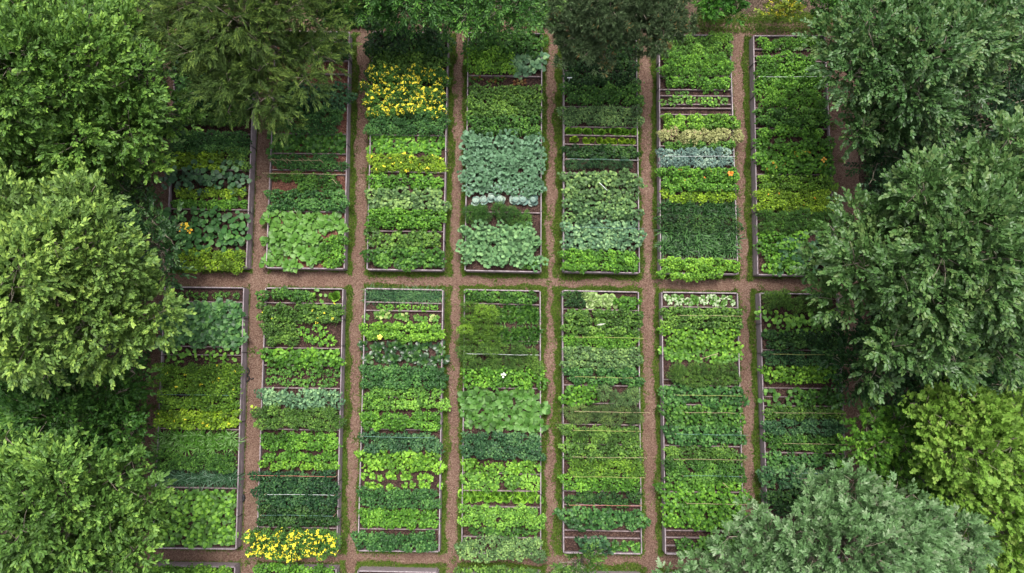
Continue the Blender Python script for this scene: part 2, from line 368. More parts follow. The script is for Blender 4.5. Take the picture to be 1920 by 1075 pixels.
def mound_row(k, y0, y1, kind, col, h, x0=0, x1=1, desc='', fl=None, **mk):
    tn, L, W, dens, sp, rise = K[kind]
    sp_ = sp
    cs, dy, dx = row_centres(k, y0, y1, x0+.01, x1-.01, sp_, h)
    rs = dx*.5*rng.uniform(1.0, 1.55, len(cs)); ry = dy*.5*rng.uniform(.9, 1.18, len(cs))
    hs = h*1.15*rng.uniform(.6, 1.2, len(cs))
    ce = cs.mean(0); name = mk.pop('name', 'crop_row')
    base = np.array([ce[0], ce[1], SOIL])
    root = empty(name, tuple(base)) if fl else None
    part = dome_leaves(cs, rs, ry, hs, SOIL+.02, kind, dens)
    # stems beneath
    part = (part[0], part[1]-base) + part[2:]
    n = len(cs)*3; ii = rng.integers(0, len(cs), n)
    Ps = np.stack([cs[ii, 0], cs[ii, 1], np.full(n, SOIL-.02)], 1)-base
    Ds = np.stack([rng.normal(0, .3, n), rng.normal(0, .3, n), np.ones(n)], 1)
    stem = ('strap', Ps, Ds, np.stack([np.ones(n), rng.normal(0, 1, n), np.zeros(n)], 1), hs[ii]*.95, np.full(n, .016), np.full(n, .4))
    ii = np.arange(len(cs)-1); nb = 7; f = np.tile(np.linspace(.1, .9, nb), len(ii))[:, None]; q0, q1 = np.repeat(cs[:-1], nb, 0), np.repeat(cs[1:], nb, 0); nn_ = len(f)
    Pb = np.concatenate([q0+(q1-q0)*f, np.full((nn_, 1), SOIL+.09)], 1)+rng.normal(0, .03, (nn_, 3))-base; ab = rng.random(nn_)*6.28
    Db = np.stack([np.cos(ab), np.sin(ab), np.full(nn_, .2)], 1)
    brd = (tn, Pb, Db, np.stack([rng.normal(0, .3, nn_), rng.normal(0, .3, nn_), np.ones(nn_)], 1), L*.9, W*.9, rng.random(nn_)*.6)
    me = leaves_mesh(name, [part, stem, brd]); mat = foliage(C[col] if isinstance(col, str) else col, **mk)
    if root:
        o = link('foliage', me, mat, root); fn, fc, fs = fl
        flowers('flowers', cs, rs, hs, SOIL+.02, fn, fc, fs, root)
        top = root
    else:
        o = link(name, me, mat); o.location = base; top = o
    tag(top, '%s, %s row of %s' % (desc, ordlabel(k), bedname(k)), 'vegetable row', 'crop rows in the raised beds')
    return top
# individual plants -------------------------------------------------
def rosette(kind, col, var, **mk):
    """one plant mesh at origin: returns mesh"""
    P = []; parts = []
    def ring(n, tn, L, W, tilt0, tilt1, zb, r0=0.01, rn=(.3, .8)):
        i = np.arange(n); a = i*2.39996+rng.normal(0, .25, n); f = (i+.5)/n
        tl = tilt0+(tilt1-tilt0)*f+rng.normal(0, .2, n)
        D = np.stack([np.cos(a)*np.cos(tl), np.sin(a)*np.cos(tl), np.sin(tl)], 1)
        Nn = np.stack([-np.cos(a)*np.sin(tl)+rng.normal(0, .3, n), -np.sin(a)*np.sin(tl)+rng.normal(0, .3, n), np.cos(tl)], 1)
        Pn = np.stack([np.cos(a)*r0, np.sin(a)*r0, np.full(n, zb)+.02*f], 1)
        s = rng.uniform(.75, 1.15, n)*(1-.25*f)
        parts.append((tn, Pn, D, Nn, L*s, W*s, np.clip(rng.normal(.47, .3, n)+.15*(f-.5), 0, 1)))
    if kind == 'chard': ring(13, 'bigleaf', .42, .22, .2, 1.2, .05)
    elif kind == 'spinach': ring(14, 'bigleaf', .29, .165, .2, 1.2, .03)
    elif kind == 'lettuce': ring(26, 'ruffle', .15, .17, .15, 1.3, .02)
    elif kind == 'cabbage':
        ring(12, 'ruffle', .25, .26, .3, .8, .02)
        # tight heart of wrapped leaves
        n = 22; i = np.arange(n); z = 1-(i+.5)/n*1.0; a = i*2.4+rng.normal(0, .4, n); r = np.sqrt(1-z*z); rad = .07+.03*rng.random()
        Pn = np.stack([rad*r*np.cos(a), rad*r*np.sin(a), .16+rad*z], 1); Nn = np.stack([r*np.cos(a), r*np.sin(a), z], 1)
        D = np.cross(Nn, np.stack([-np.sin(a), np.cos(a), np.zeros(n)], 1)); Pn = Pn-D*.055
        parts.append(('round', Pn, D, Nn, np.full(n, .12), np.full(n, .12), rng.uniform(.5, 1, n)))
    elif kind == 'kale':
        st = rng.normal(0, .1, (7, 2))
        for q in st[:6]:
            k0 = len(parts); ring(10, 'ruffle', .16, .15, -.1, .9, .25+rng.uniform(-.1, .2), .06)
            t = parts[k0]; parts[k0] = (t[0], t[1]+np.array([q[0]*1.6, q[1]*1.6, 0])) + t[2:]
        ring(13, 'ruffle', .2, .18, -.2, .6, .12, .1)
    elif kind == 'squash':
        n = 14; a = rng.random(n)*6.28; r = rng.uniform(.05, .36, n); hz = rng.uniform(.18, .42, n)*(1.1-r)
        D = np.stack([np.cos(a), np.sin(a), rng.normal(-.2, .2, n)], 1); Nn = np.stack([.35*np.cos(a)+rng.normal(0, .2, n), .35*np.sin(a)+rng.normal(0, .2, n), np.ones(n)], 1)
        Pn = np.stack([r*np.cos(a), r*np.sin(a), hz], 1); L = rng.uniform(.13, .21, n)
        parts.append(('round', Pn, D, Nn, L, L*1.05, np.clip(rng.normal(.5, .2, n), 0, 1)))
        parts.append(('blade', np.tile([[0, 0, 0.]], (n, 1)), Pn, np.stack([-np.sin(a), np.cos(a), np.zeros(n)], 1), np.linalg.norm(Pn, axis=1), np.full(n, .02), np.full(n, .5)))
    elif kind == 'strapplant': ring(20, 'strap', .48, .05, .3, 1.45, .06)
    elif kind == 'leek': ring(11, 'strap', .42, .024, .35, 1.4, 0)
    elif kind == 'peony': ring(34, 'simple', .25, .065, .2, 1.35, .05)
    elif kind == 'seedling':
        n = 30; a = rng.random(n)*6.28; r = np.sqrt(rng.random(n))*.1; Pn = np.stack([r*np.cos(a), r*np.sin(a), .03+.14*np.sqrt(1-(r/.11)**2)], 1)
        D = np.stack([np.cos(a), np.sin(a), rng.normal(.1, .3, n)], 1); Nn = np.stack([rng.normal(0, .35, n), rng.normal(0, .35, n), np.ones(n)], 1)
        parts.append(('oval', Pn, D, Nn, rng.uniform(.06, .1, n), rng.uniform(.04, .07, n), np.clip(rng.normal(.5, .25, n), 0, 1)))
        parts.append(('blade', np.zeros((5, 3)), rng.normal(0, .4, (5, 3))+np.array([0, 0, 1.]), rng.normal(0, 1, (5, 3)), np.full(5, .14), np.full(5, .014), np.full(5, .5)))
    elif kind == 'beet':
        ring(11, 'bigleaf', .34, .13, .1, 1.2, .0)
    me = leaves_mesh(kind, parts); mk.setdefault('trans', .12); me.materials.append(foliage(C[col] if isinstance(col, str) else col, **mk)); return me
_rv = {}
PL = dict(chard=('chard_plant', .36), spinach=('spinach_plant', .25), lettuce=('lettuce', .25), cabbage=('cabbage', .36), kale=('kale_plant', .46), squash=('squash_plant', .44),
          strapplant=('sweetcorn_plant', .21), leek=('leek', .17), peony=('leafy_herb', .27), seedling=('seedling', .24), beet=('beetroot_plant', .3))
PCAT = dict(chard='chard plant', spinach='leafy green', lettuce='lettuce', cabbage='cabbage', kale='kale plant', squash='squash plant', strapplant='bladed plant', leek='leek', peony='herb plant', seedling='young plant', beet='beetroot plant')
def plants(k, y0, y1, kind, col, desc, x0=0, x1=1, sp=None, sc=1.0, keep=1.0, z=None, **mk):
    name, s0 = PL[kind]; sp = sp or s0
    cs, dy, dx = row_centres(k, y0, y1, x0, x1, sp, .25*sc)
    key = (kind, col, tuple(sorted(mk.items())))
    if key not in _rv: _rv[key] = [rosette(kind, col, i, **mk) for i in range(4)]
    lab = '%s, %s row of %s' % (desc, ordlabel(k), bedname(k))
    grp = '%s in the %s' % (PCAT[kind]+'s', bedname(k)) + ', planting %d' % ROWN[k]
    for c in cs:
        if rng.random() > keep: continue
        o = bpy.data.objects.new(name, random.choice(_rv[key])); COL.objects.link(o)
        o.location = (c[0], c[1], SOIL+.0 if z is None else z); s = sc*rng.uniform(.82, 1.18)
        o.rotation_euler = (rng.normal(0, .08), rng.normal(0, .08), rng.random()*6.28); o.scale = (s, s, s*rng.uniform(.9, 1.1))
        tag(o, lab, PCAT[kind], grp)
m = mound_row; p = plants
YF = (.9, .76, .03)
# upper bed 1
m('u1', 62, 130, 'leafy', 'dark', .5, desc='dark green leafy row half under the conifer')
m('u1', 132, 200, 'leafy', 'medb', .55, 0, 1, desc='deep green bushy beans beside the conifer')
m('u1', 200, 234, 'small', 'moss', .4, 0, .95, desc='yellowish small leaved row by a bare soil patch')
m('u1', 246, 286, 'fine', 'medb', .42, .02, .98, desc='dark feathery green row')
m('u1', 284, 318, 'small', 'ylime', .3, 0, .68, desc='lime yellow small leaved row')
m('u1', 274, 318, 'small', 'moss', .32, .7, .99, desc='mid green low clump at the right end')
p('u1', 318, 354, 'squash', 'blue', 'blue green round leaved squash plant', -.06, .97, spec=.5)
m('u1', 353, 370, 'small', 'ylime', .26, .03, .97, desc='yellow green low row')
m('u1', 374, 390, 'small', 'bright', .24, .03, .97, desc='fresh green low row above a divider')
p('u1', 398, 468, 'squash', 'medb', 'broad leaved trailing squash plant with a yellow bloom nearby', -.02, .97)
m('u1', 470, 506, 'fine', 'ylime', .36, .2, .98, desc='golden lime feathery row at the near end')
# upper bed 2
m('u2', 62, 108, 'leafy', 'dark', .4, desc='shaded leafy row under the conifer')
m('u2', 154, 202, 'lobe', 'blue', .5, .1, 1.02, desc='blue green lobed squash row under the conifer edge')
m('u2', 200, 248, 'fine', 'medb', .42, .05, .9, desc='deep green fine leaved row')
p('u2', 251, 286, 'spinach', 'med', 'glossy mid green leafy plant', -.04, .98, sc=.9)
m('u2', 291, 317, 'fine', 'medb', .34, .05, .92, desc='feathery row tied to slanting tan sticks')
m('u2', 325, 356, 'mid', 'med', .34, .32, .88, desc='loose tomato row leaving dark soil bare')
m('u2', 326, 338, 'fine', 'moss', .24, .02, .4, desc='short feathery clump at the left end')
m('u2', 358, 394, 'small', 'medb', .42, .02, 1.03, desc='dense mid green small leaved row')
p('u2', 396, 440, 'chard', 'light', 'big leaved bright chard plant', .0, .97, spec=.45, young=(.15, .30, .06))
p('u2', 440, 500, 'chard', 'light', 'big leaved bright chard plant at the near end', -.03, .72, spec=.45, young=(.15, .30, .06))
m('u2', 442, 500, 'mid', 'bright', .36, .72, 1.03, desc='finer bright green clump beside the chard')
# upper bed 3
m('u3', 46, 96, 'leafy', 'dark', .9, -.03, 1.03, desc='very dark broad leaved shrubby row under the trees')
m('u3', 88, 132, 'mid', 'moss', .55, .0, 1.0, desc='mid green leafy row above the yellow flowers')
m('u3', 126, 214, 'fine', 'med', .75, -.06, 1.0, desc='bushy row covered in bright yellow flowers', fl=(3000, YF, .046), name='flowering_bush')
m('u3', 212, 250, 'fine', 'medb', .5, -.02, 1.0, desc='dark bluish feathery row')
p('u3', 252, 288, 'spinach', 'bright', 'bright variegated leafy plant', 0, .97, sc=.8)
m('u3', 290, 320, 'fine', 'ylime', .34, .02, .99, desc='lime row dotted with small yellow flowers', fl=(130, YF, .045))
m('u3', 328, 354, 'leafy', 'bright', .3, 0, .99, desc='bright green round leaved row')
m('u3', 356, 394, 'curly', 'grey', .42, 0, 1.02, desc='greyish green crinkled row')
m('u3', 392, 428, 'small', 'bright', .45, .02, 1.02, desc='bright mixed small leaved row')
m('u3', 436, 464, 'lobe', 'moss', .34, .02, .96, desc='loose mid green row over dark soil')
m('u3', 466, 500, 'lobe', 'med', .4, .02, 1.0, desc='dense mid green leafy row')
# upper bed 4
m('u4', 52, 96, 'leafy', 'med', .7, .0, 1.02, desc='mid green shrubby row under the trees')
m('u4', 88, 134, 'small', 'lime', .45, 0, .62, desc='lime green low dense clump')
p('u4', 98, 136, 'chard', 'kale', 'blue green broad leaved plant', .55, 1.0, sc=.9)
p('u4', 142, 158, 'beet', 'moss', 'green beetroot plant with reddish stalks', .03, .55, sc=.75, young=(.2, .09, .03))
p('u4', 142, 160, 'beet', (.16, .055, .03), 'red leaved beetroot plant on dark soil', .6, .8, young=(.3, .25, .08), sc=.8)
m('u4', 160, 186, 'mid', 'moss', .4, .0, 1.0, desc='mid green loose row')
m('u4', 186, 218, 'small', 'moss', .42, .0, 1.0, desc='fine mid green bushy row')
m('u4', 218, 250, 'mid', 'med', .45, .0, 1.0, desc='mid green bushy row above the kale')
p('u4', 256, 344, 'kale', 'kale', 'large grey green curly kale plant', .0, 1.0, sp=.4, spec=.3, rough=.7, young=(.19, .33, .20))
p('u4', 344, 366, 'kale', 'kale', 'smaller silvery kale plant behind the cabbages', .0, 1.02, sp=.34, sc=.68, rough=.7, young=(.24, .37, .27))
p('u4', 366, 384, 'cabbage', 'silver', 'pale blue grey cabbage head', .03, .95, sp=.36, sc=.95, rough=.65, young=(.42, .52, .42))
m('u4', 388, 416, 'fluff', 'med', .42, -.02, .9, desc='feathery dark green carrot row')
p('u4', 424, 496, 'kale', 'greyk', 'pale grey green leafy brassica plant', -.02, .98, sp=.4, rough=.65, young=(.22, .39, .15))
m('u4', 478, 500, 'small', 'med', .3, .78, .97, desc='small dark clump in the near right corner')
# upper bed 5
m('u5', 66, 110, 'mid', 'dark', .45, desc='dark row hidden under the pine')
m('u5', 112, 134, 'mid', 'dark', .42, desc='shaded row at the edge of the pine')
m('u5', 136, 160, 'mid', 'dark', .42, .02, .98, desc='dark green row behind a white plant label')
m('u5', 160, 194, 'mid', 'med', .46, .0, 1.04, desc='deep green bushy row')
m('u5', 200, 232, 'fine', 'grey', .46, -.04, 1.04, desc='greyish feathery row overhanging both boards')
p('u5', 240, 250, 'lettuce', 'lime', 'yellow green lettuce on dark soil', .03, .98, sp=.21, sc=1.15, keep=.92)
p('u5', 257, 268, 'lettuce', 'ylime', 'small golden lettuce on dark soil', .05, .98, sp=.21, sc=1.05, keep=.88)
m('u5', 274, 296, 'small', 'dark', .3, .02, .98, desc='very dark green row')
m('u5', 301, 316, 'fluff', 'deep', .34, .05, .87, desc='narrow blackish green feathery row')
m('u5', 322, 350, 'curly', 'grey', .45, -.03, 1.03, desc='grey green crinkled row')
m('u5', 352, 376, 'curly', 'grey', .42, .0, .98, desc='grey green crinkled row above a divider')
m('u5', 378, 412, 'curly', (.075, .16, .07), .45, -.03, 1.0, desc='dull grey green crinkled row')
m('u5', 412, 466, 'curly', 'kale', .42, .0, 1.0, desc='bluish silver crinkled row')
m('u5', 468, 508, 'small', 'bright', .42, .0, .97, desc='fresh green feathery row at the near end')
# upper bed 6
m('u6', 66, 100, 'fine', 'light', .42, .02, .98, desc='light green feathery row at the far end')
m('u6', 100, 140, 'fine', 'bright', .45, .02, 1.0, desc='fresh green feathery row')
m('u6', 145, 165, 'mid', 'bright', .36, .04, .98, desc='fresh green leafy row above the empty trays')
p('u6', 171, 176, 'seedling', 'med', 'sparse tiny seedling in a bare strip', .1, .9, keep=.3, sc=.6)
p('u6', 183, 193, 'seedling', 'light', 'bright young lettuce seedling in a framed strip', .03, .97, sp=.26, sc=1.2)
m('u6', 215, 241, 'small', 'lime', .42, .02, 1.05, desc='bright lime curly row')
m('u6', 243, 263, 'fine', 'cream', .46, .0, 1.04, desc='cream and pink flowering row', odd=(.5, .3, .22))
m('u6', 264, 278, 'small', 'med', .3, .1, 1.0, desc='thin dark row behind the silver leaves')
m('u6', 280, 310, 'fine', 'silver', .36, .0, .96, desc='silver blue leafed row', rough=.65)
m('u6', 314, 358, 'small', 'bright', .46, .02, 1.02, desc='green row with orange flowers at one end', fl=(14, (.8, .2, .01), .045))
m('u6', 360, 378, 'small', 'ylime', .3, .02, .98, desc='golden lime low row')
p('u6', 382, 404, 'strapplant', 'dark', 'dark green bladed plant', .0, 1.0, sp=.22, sc=.85, young=(.08, .2, .05))
m('u6', 406, 432, 'fine', 'dark', .36, .0, .99, desc='dark narrow leaved row')
p('u6', 434, 478, 'strapplant', 'dark', 'dark green arching sweetcorn plant', .0, 1.0, sp=.22, spec=.45, young=(.09, .21, .055))
m('u6', 484, 522, 'small', 'lime', .5, .0, .8, desc='fluffy lime green heap over the end board')
m('u6', 486, 508, 'small', 'lime', .42, .8, .99, desc='fluffy lime green clump near the corner')
# upper bed 7
m('u7', 72, 90, 'fine', 'bright', .35, .02, .98, desc='mid green feathery row at the far end')
m('u7', 100, 132, 'mid', 'bright', .48, .05, .85, desc='tall fresh green bushy row')
m('u7', 132, 164, 'small', 'bright', .42, .02, .95, desc='fresh green dense row')
m('u7', 166, 200, 'fine', 'bright', .42, .02, .95, desc='bright feathery row')
m('u7', 204, 236, 'small', 'med', .44, .02, 1., desc='deep green dense row')
m('u7', 240, 258, 'small', 'bright', .35, .05, .9, desc='thin bright row')
m('u7', 260, 284, 'leafy', 'bright', .42, .0, 1.0, desc='bright round leaved row')
m('u7', 286, 324, 'lobe', 'bright', .44, .0, 1.0, desc='bright lobed leaf row with yellow leaves', odd=(.5, .3, .03))
m('u7', 328, 356, 'small', 'olive', .42, .02, 1.0, desc='olive green row')
m('u7', 358, 396, 'fine', 'ylime', .5, .0, 1.0, desc='lime row with a few orange flowers', fl=(16, (.85, .35, .01), .05))
m('u7', 398, 434, 'fluff', 'med', .55, .0, 1.0, desc='dark feathery fennel row')
m('u7', 436, 470, 'lobe', 'bright', .45, -.04, .6, desc='bright lobed clump at the left end')
p('u7', 450, 512, 'squash', 'blue', 'blue green broad leaved plant at the near end', .3, 1.0)
m('u7', 474, 512, 'lobe', 'bright', .35, .1, .5, desc='bright green clump by the near corner')
# middle bed 1
p('m1', 548, 560, 'seedling', 'med', 'sparse young seedling on bare soil', .05, .97, sp=.3, keep=.85, sc=.9)
p('m1', 570, 606, 'chard', (.05, .145, .05), 'blue green broad leaved plant', -.02, .98, sp=.27, sc=.85, spec=.55)
p('m1', 608, 648, 'chard', (.05, .145, .05), 'glossy blue green broad leaved plant above a divider', -.02, .98, sp=.27, sc=.85, spec=.55)
p('m1', 654, 682, 'squash', 'light', 'pale green round leaved squash plant', .05, .95, sc=.7)
m('m1', 684, 742, 'fine', 'olive', .55, -.03, 1.03, desc='tall olive row dotted with yellow flowers', fl=(70, YF, .05))
m('m1', 744, 768, 'small', 'olive', .4, .0, .98, desc='olive green bushy row')
m('m1', 770, 804, 'small', 'ylime', .42, -.03, 1.0, desc='lime olive bushy row with yellow specks', fl=(60, YF, .04))
p('m1', 812, 846, 'strapplant', 'bright', 'light green arching bladed plant', -.02, .97, sp=.22, sc=.9, young=(.2, .34, .12))
m('m1', 852, 884, 'fine', 'med', .4, -.05, .97, desc='dark green parsley like row')
p('m1', 890, 908, 'leek', 'blue', 'blue green floppy leek', .0, .98, sp=.13, sc=1.15, young=(.16, .27, .17))
p('m1', 922, 1026, 'spinach', (.09, .23, .03), 'bright green broad leaved plant at the near end', .0, .98, sp=.28, sc=.95, spec=.5)
# middle bed 2
m('m2', 546, 564, 'mid', 'med', .38, -.06, .62, desc='mid green leafy row spilling left')
p('m2', 550, 562, 'squash', 'light', 'light green leafy plant beside the lime lettuce', .6, .8, sc=.7)
p('m2', 549, 560, 'lettuce', 'lime', 'single yellow lime lettuce in the far corner', .8, .95, sc=1.3)
m('m2', 571, 604, 'small', 'moss', .42, -.06, 1.02, desc='green row with yellow specks', fl=(70, YF, .035))
m('m2', 607, 646, 'fine', 'moss', .42, .02, .45, desc='feathery green clump at the left end')
p('m2', 612, 644, 'seedling', 'bright', 'separate young plant on dark soil', .45, .97, sp=.42, keep=.9, sc=1.3)
m('m2', 656, 688, 'curly', 'bright', .42, .04, 1.02, desc='bright curly row')
p('m2', 692, 704, 'seedling', 'med', 'small green seedling behind the lowest seedling line', .03, .97, sp=.25, keep=.95, sc=1.05)
p('m2', 710, 724, 'seedling', 'med', 'small green seedling above a divider', .03, .97, sp=.25, keep=.95, sc=1.05)
m('m2', 732, 764, 'leafy', 'kale', .38, -.03, .99, desc='silvery blue green row', rough=.6)
m('m2', 766, 804, 'fine', 'moss', .46, -.05, 1.02, desc='soft mid green feathery row')
m('m2', 811, 828, 'small', 'bright', .3, .02, .98, desc='bright low row, first of four stripes')
m('m2', 830, 845, 'small', 'bright', .3, .02, .98, desc='bright low row, second of four stripes')
m('m2', 850, 864, 'small', 'bright', .3, .02, .98, desc='bright low row, third of four stripes')
m('m2', 866, 880, 'small', 'lime', .28, .02, .98, desc='lime low row, last of four stripes')
m('m2', 886, 918, 'mid', 'deep', .46, -.02, .99, desc='blackish green row under a red string')
m('m2', 918, 950, 'mid', 'deep', .46, -.02, .99, desc='blackish green row under a white string')
m('m2', 950, 984, 'mid', 'dark', .46, .0, .99, desc='dark green row under a pale string')
m('m2', 996, 1048, 'fine', 'med', .65, -.08, 1.06, desc='bushy row smothered in bright yellow flowers', fl=(1800, YF, .05), name='flowering_bush')
# middle bed 3
p('m3', 546, 564, 'leek', 'blue', 'blue green leek in the framed far cell', .03, .97, sp=.12, sc=1.0)
p('m3', 573, 580, 'seedling', 'bright', 'tiny seedling in a narrow strip', .1, .95, sp=.2, sc=.8)
p('m3', 584, 606, 'spinach', 'light', 'pale green broad leaved plant', -.04, 1.02, sp=.3, sc=.8, young=(.4, .48, .16))
m('m3', 606, 638, 'small', 'lime', .4, -.01, 1.03, desc='lime green dense low row')
p('m3', 642, 682, 'chard', 'dark', 'very dark glossy broad leaved plant', -.02, 1.02, sp=.34, sc=.85, rough=.35, spec=.6)
m('m3', 686, 728, 'small', 'medb', .46, .0, 1.05, desc='dull deep green dense row')
m('m3', 732, 768, 'mid', 'light', .42, .0, 1.02, desc='light variegated row above bare soil')
m('m3', 774, 806, 'small', 'bright', .36, .0, 1.02, desc='bright green curly row')
m('m3', 816, 848, 'mid', 'blue', .4, .0, 1.0, desc='dark blue green row')
m('m3', 850, 884, 'leafy', 'lime', .36, .0, .99, desc='lime green round leaved row')
p('m3', 886, 920, 'spinach', 'lime', 'lime green pointed leaf plant', .0, .99, sp=.3, sc=.7)
m('m3', 921, 952, 'mid', 'medb', .4, .0, 1.02, desc='deep green feathery row')
m('m3', 956, 990, 'small', 'bright', .32, .0, .98, desc='clipped bright green row above a divider')
m('m3', 1002, 1034, 'small', 'medb', .5, -.04, .97, desc='bluish green mound row over the end board')
# middle bed 4
m('m4', 548, 568, 'small', 'med', .34, .02, .97, desc='mid green row at the far end')
m('m4', 572, 646, 'fluff', 'olive', .65, -.04, .44, desc='tall fluffy yellow green asparagus clump')
p('m4', 574, 604, 'peony', 'med', 'dark glossy pointed leaf herb', .42, 1., sc=.95, sp=.2, spec=.6)
p('m4', 612, 644, 'peony', 'med', 'dark glossy pointed leaf herb above a feathery row', .42, 1., sc=.95, sp=.2, spec=.6)
m('m4', 648, 692, 'fluff', 'moss', .5, -.03, 1.0, desc='soft feathery mid green row')
m('m4', 692, 726, 'leafy', 'bright', .4, .0, 1.05, desc='bright round leaved row with a white label')
p('m4', 732, 806, 'chard', (.062, .165, .03), 'huge leaved light green chard plant', -.02, 1.04, sp=.36, spec=.4, young=(.13, .27, .06))
m('m4', 814, 862, 'small', 'blue', .5, .0, 1.03, desc='soft blue green dense row')
m('m4', 866, 886, 'leafy', 'lime', .3, .0, 1.0, desc='lime green round leaved row')
m('m4', 890, 918, 'leafy', 'light', .3, .0, .99, desc='light green row with one bare gap')
p('m4', 922, 944, 'lettuce', 'lime', 'light green lettuce like plant', .0, .99, sp=.24, sc=1.1)
m('m4', 952, 990, 'small', 'light', .42, -.02, 1.03, desc='pale fluffy green row')
m('m4', 991, 1003, 'leafy', 'med', .26, .1, 1.0, desc='thin dark row in shade behind a divider')
m('m4', 1010, 1050, 'mid', 'grey', .5, -.03, 1.03, desc='greyish green mound over the end board')
# middle bed 5
m('m5', 550, 576, 'fine', 'dark', .38, .03, .28, desc='dark green clump in the far corner')
p('m5', 552, 576, 'lettuce', 'pale', 'pale cream green lettuce', .3, .72, sp=.22, sc=1.3, young=(.62, .72, .4))
m('m5', 552, 574, 'lobe', 'bright', .32, .74, .97, desc='bright leafy clump beside the pale lettuces')
m('m5', 582, 626, 'small', 'moss', .48, .0, 1.04, desc='mid green bushy row holding a pale feather')
m('m5', 628, 650, 'fine', 'bright', .4, .02, .98, desc='bright green row under a yellow string')
m('m5', 652, 690, 'small', 'grey', .44, .02, 1.02, desc='greyish green row')
m('m5', 690, 720, 'small', 'medb', .42, .03, 1.0, desc='deep green row above a divider')
m('m5', 726, 756, 'curly', 'bright', .4, .0, .42, desc='bright green crinkled clump')
m('m5', 728, 756, 'fluff', 'grey', .4, .46, 1.0, desc='grey green feathery clump')
m('m5', 762, 794, 'fluff', (.07, .13, .045), .42, .02, 1.02, desc='dull feathery row under an orange string')
m('m5', 800, 832, 'fine', 'moss', .4, .0, .97, desc='mid green vine row with bare patches')
m('m5', 836, 862, 'mid', 'moss', .42, .0, 1.0, desc='mid green vine row')
m('m5', 864, 892, 'fine', 'olive', .42, .05, 1.02, desc='light olive vine row')
m('m5', 894, 920, 'mid', 'bright', .38, .0, .98, desc='bright vine row above a divider')
m('m5', 926, 946, 'mid', 'dark', .3, .04, .97, desc='dark low row above reddish soil')
m('m5', 957, 992, 'lobe', 'medb', .42, .0, 1.04, desc='dense deep green row')
m('m5', 1012, 1040, 'curly', 'blue', .38, .2, .58, desc='blue green crinkled clump at the near end')
p('m5', 1016, 1036, 'spinach', 'med', 'glossy green leafy plant at the near end', .55, 1.02, sc=.7)
# middle bed 6
p('m6', 555, 572, 'spinach', 'light', 'white and green variegated plant', .06, .96, sp=.2, sc=.62, young=(.5, .58, .38))
m('m6', 578, 614, 'small', 'moss', .42, .0, 1.05, desc='mid green row under a straw cane')
m('m6', 618, 650, 'curly', 'lime', .38, .0, 1.02, desc='lime green row with fennel fronds')
p('m6', 650, 678, 'spinach', 'light', 'light green broad leaved plant', -.03, 1.03, sc=.85)
m('m6', 682, 722, 'fluff', 'moss', .6, .05, .97, desc='hazy feathery dill row over red soil')
m('m6', 727, 758, 'lobe', 'medb', .4, .0, 1.03, desc='mid green lobed leaf row')
m('m6', 763, 798, 'curly', 'med', .42, -.01, 1.02, desc='green vine row under a bent stick')
m('m6', 800, 834, 'lobe', 'medb', .42, .0, 1.02, desc='green vine row under a teal string')
m('m6', 840, 866, 'mid', 'moss', .38, .02, .97, desc='mid green vine row with crossed canes')
m('m6', 868, 906, 'mid', 'med', .4, .0, 1.02, desc='mid green row under a thin string')
m('m6', 908, 942, 'lobe', 'bright', .4, .0, 1.0, desc='light green leafy row by a bare divider')
m('m6', 946, 992, 'curly', 'bright', .42, .0, 1.0, desc='bright leafy row touching the oak')
m('m6', 1012, 1036, 'leafy', 'med', .34, .15, 1.0, desc='straggly leafy row under the oak')
# middle bed 7
m('m7', 552, 580, 'fluff', 'moss', .5, .0, .9, desc='soft feathery row at the far end')
p('m7', 584, 620, 'squash', 'light', 'light green round leaved squash plant', .0, 1.0, sc=.8)
m('m7', 622, 655, 'mid', 'dark', .44, .02, 1.0, desc='dark green row')
m('m7', 660, 685, 'fine', 'deep', .4, .02, 1.0, desc='blackish feathery row under a yellow string')
m('m7', 688, 716, 'leafy', 'lime', .36, .0, .95, desc='bright lime row standing out in shade')
p('m7', 730, 758, 'squash', 'med', 'blue green round leaved squash plant', .0, .45, sc=.8)
m('m7', 734, 760, 'leafy', 'med', .34, .45, 1.0, desc='sparse leafy clump over a divider')
m('m7', 764, 786, 'mid', 'moss', .36, .0, 1.0, desc='mid green row under a straw string')
m('m7', 788, 814, 'small', 'blue', .44, .0, 1.0, desc='dense blue green row')
m('m7', 817, 844, 'mid', 'med', .38, .0, 1.0, desc='green vine row with orange canes')
m('m7', 852, 876, 'leafy', 'medb', .36, .0, 1.0, desc='deep green row below a divider')
m('m7', 880, 916, 'lobe', 'blue', .46, -.04, 1.0, desc='dark blue green row spilling onto the path')
m('m7', 920, 960, 'leafy', 'dark', .4, desc='dark leafy row beside the oak')
# bottom beds
m('d1', 1064, 1100, 'small', 'lime', .4, desc='lime green row cut by the photo edge')
m('d2', 1064, 1100, 'small', 'bright', .42, .0, 1.0, desc='bright green row cut by the photo edge')
m('d4', 1068, 1100, 'mid', 'moss', .42, -.02, 1.0, desc='mid green row at the photo edge')
for k in ('d1', 'd2', 'd3', 'd4', 'd5', 'd6'):
    m(k, 1110, 1190, 'leafy', 'med', .4, desc='mid green leafy row beyond the photo edge')
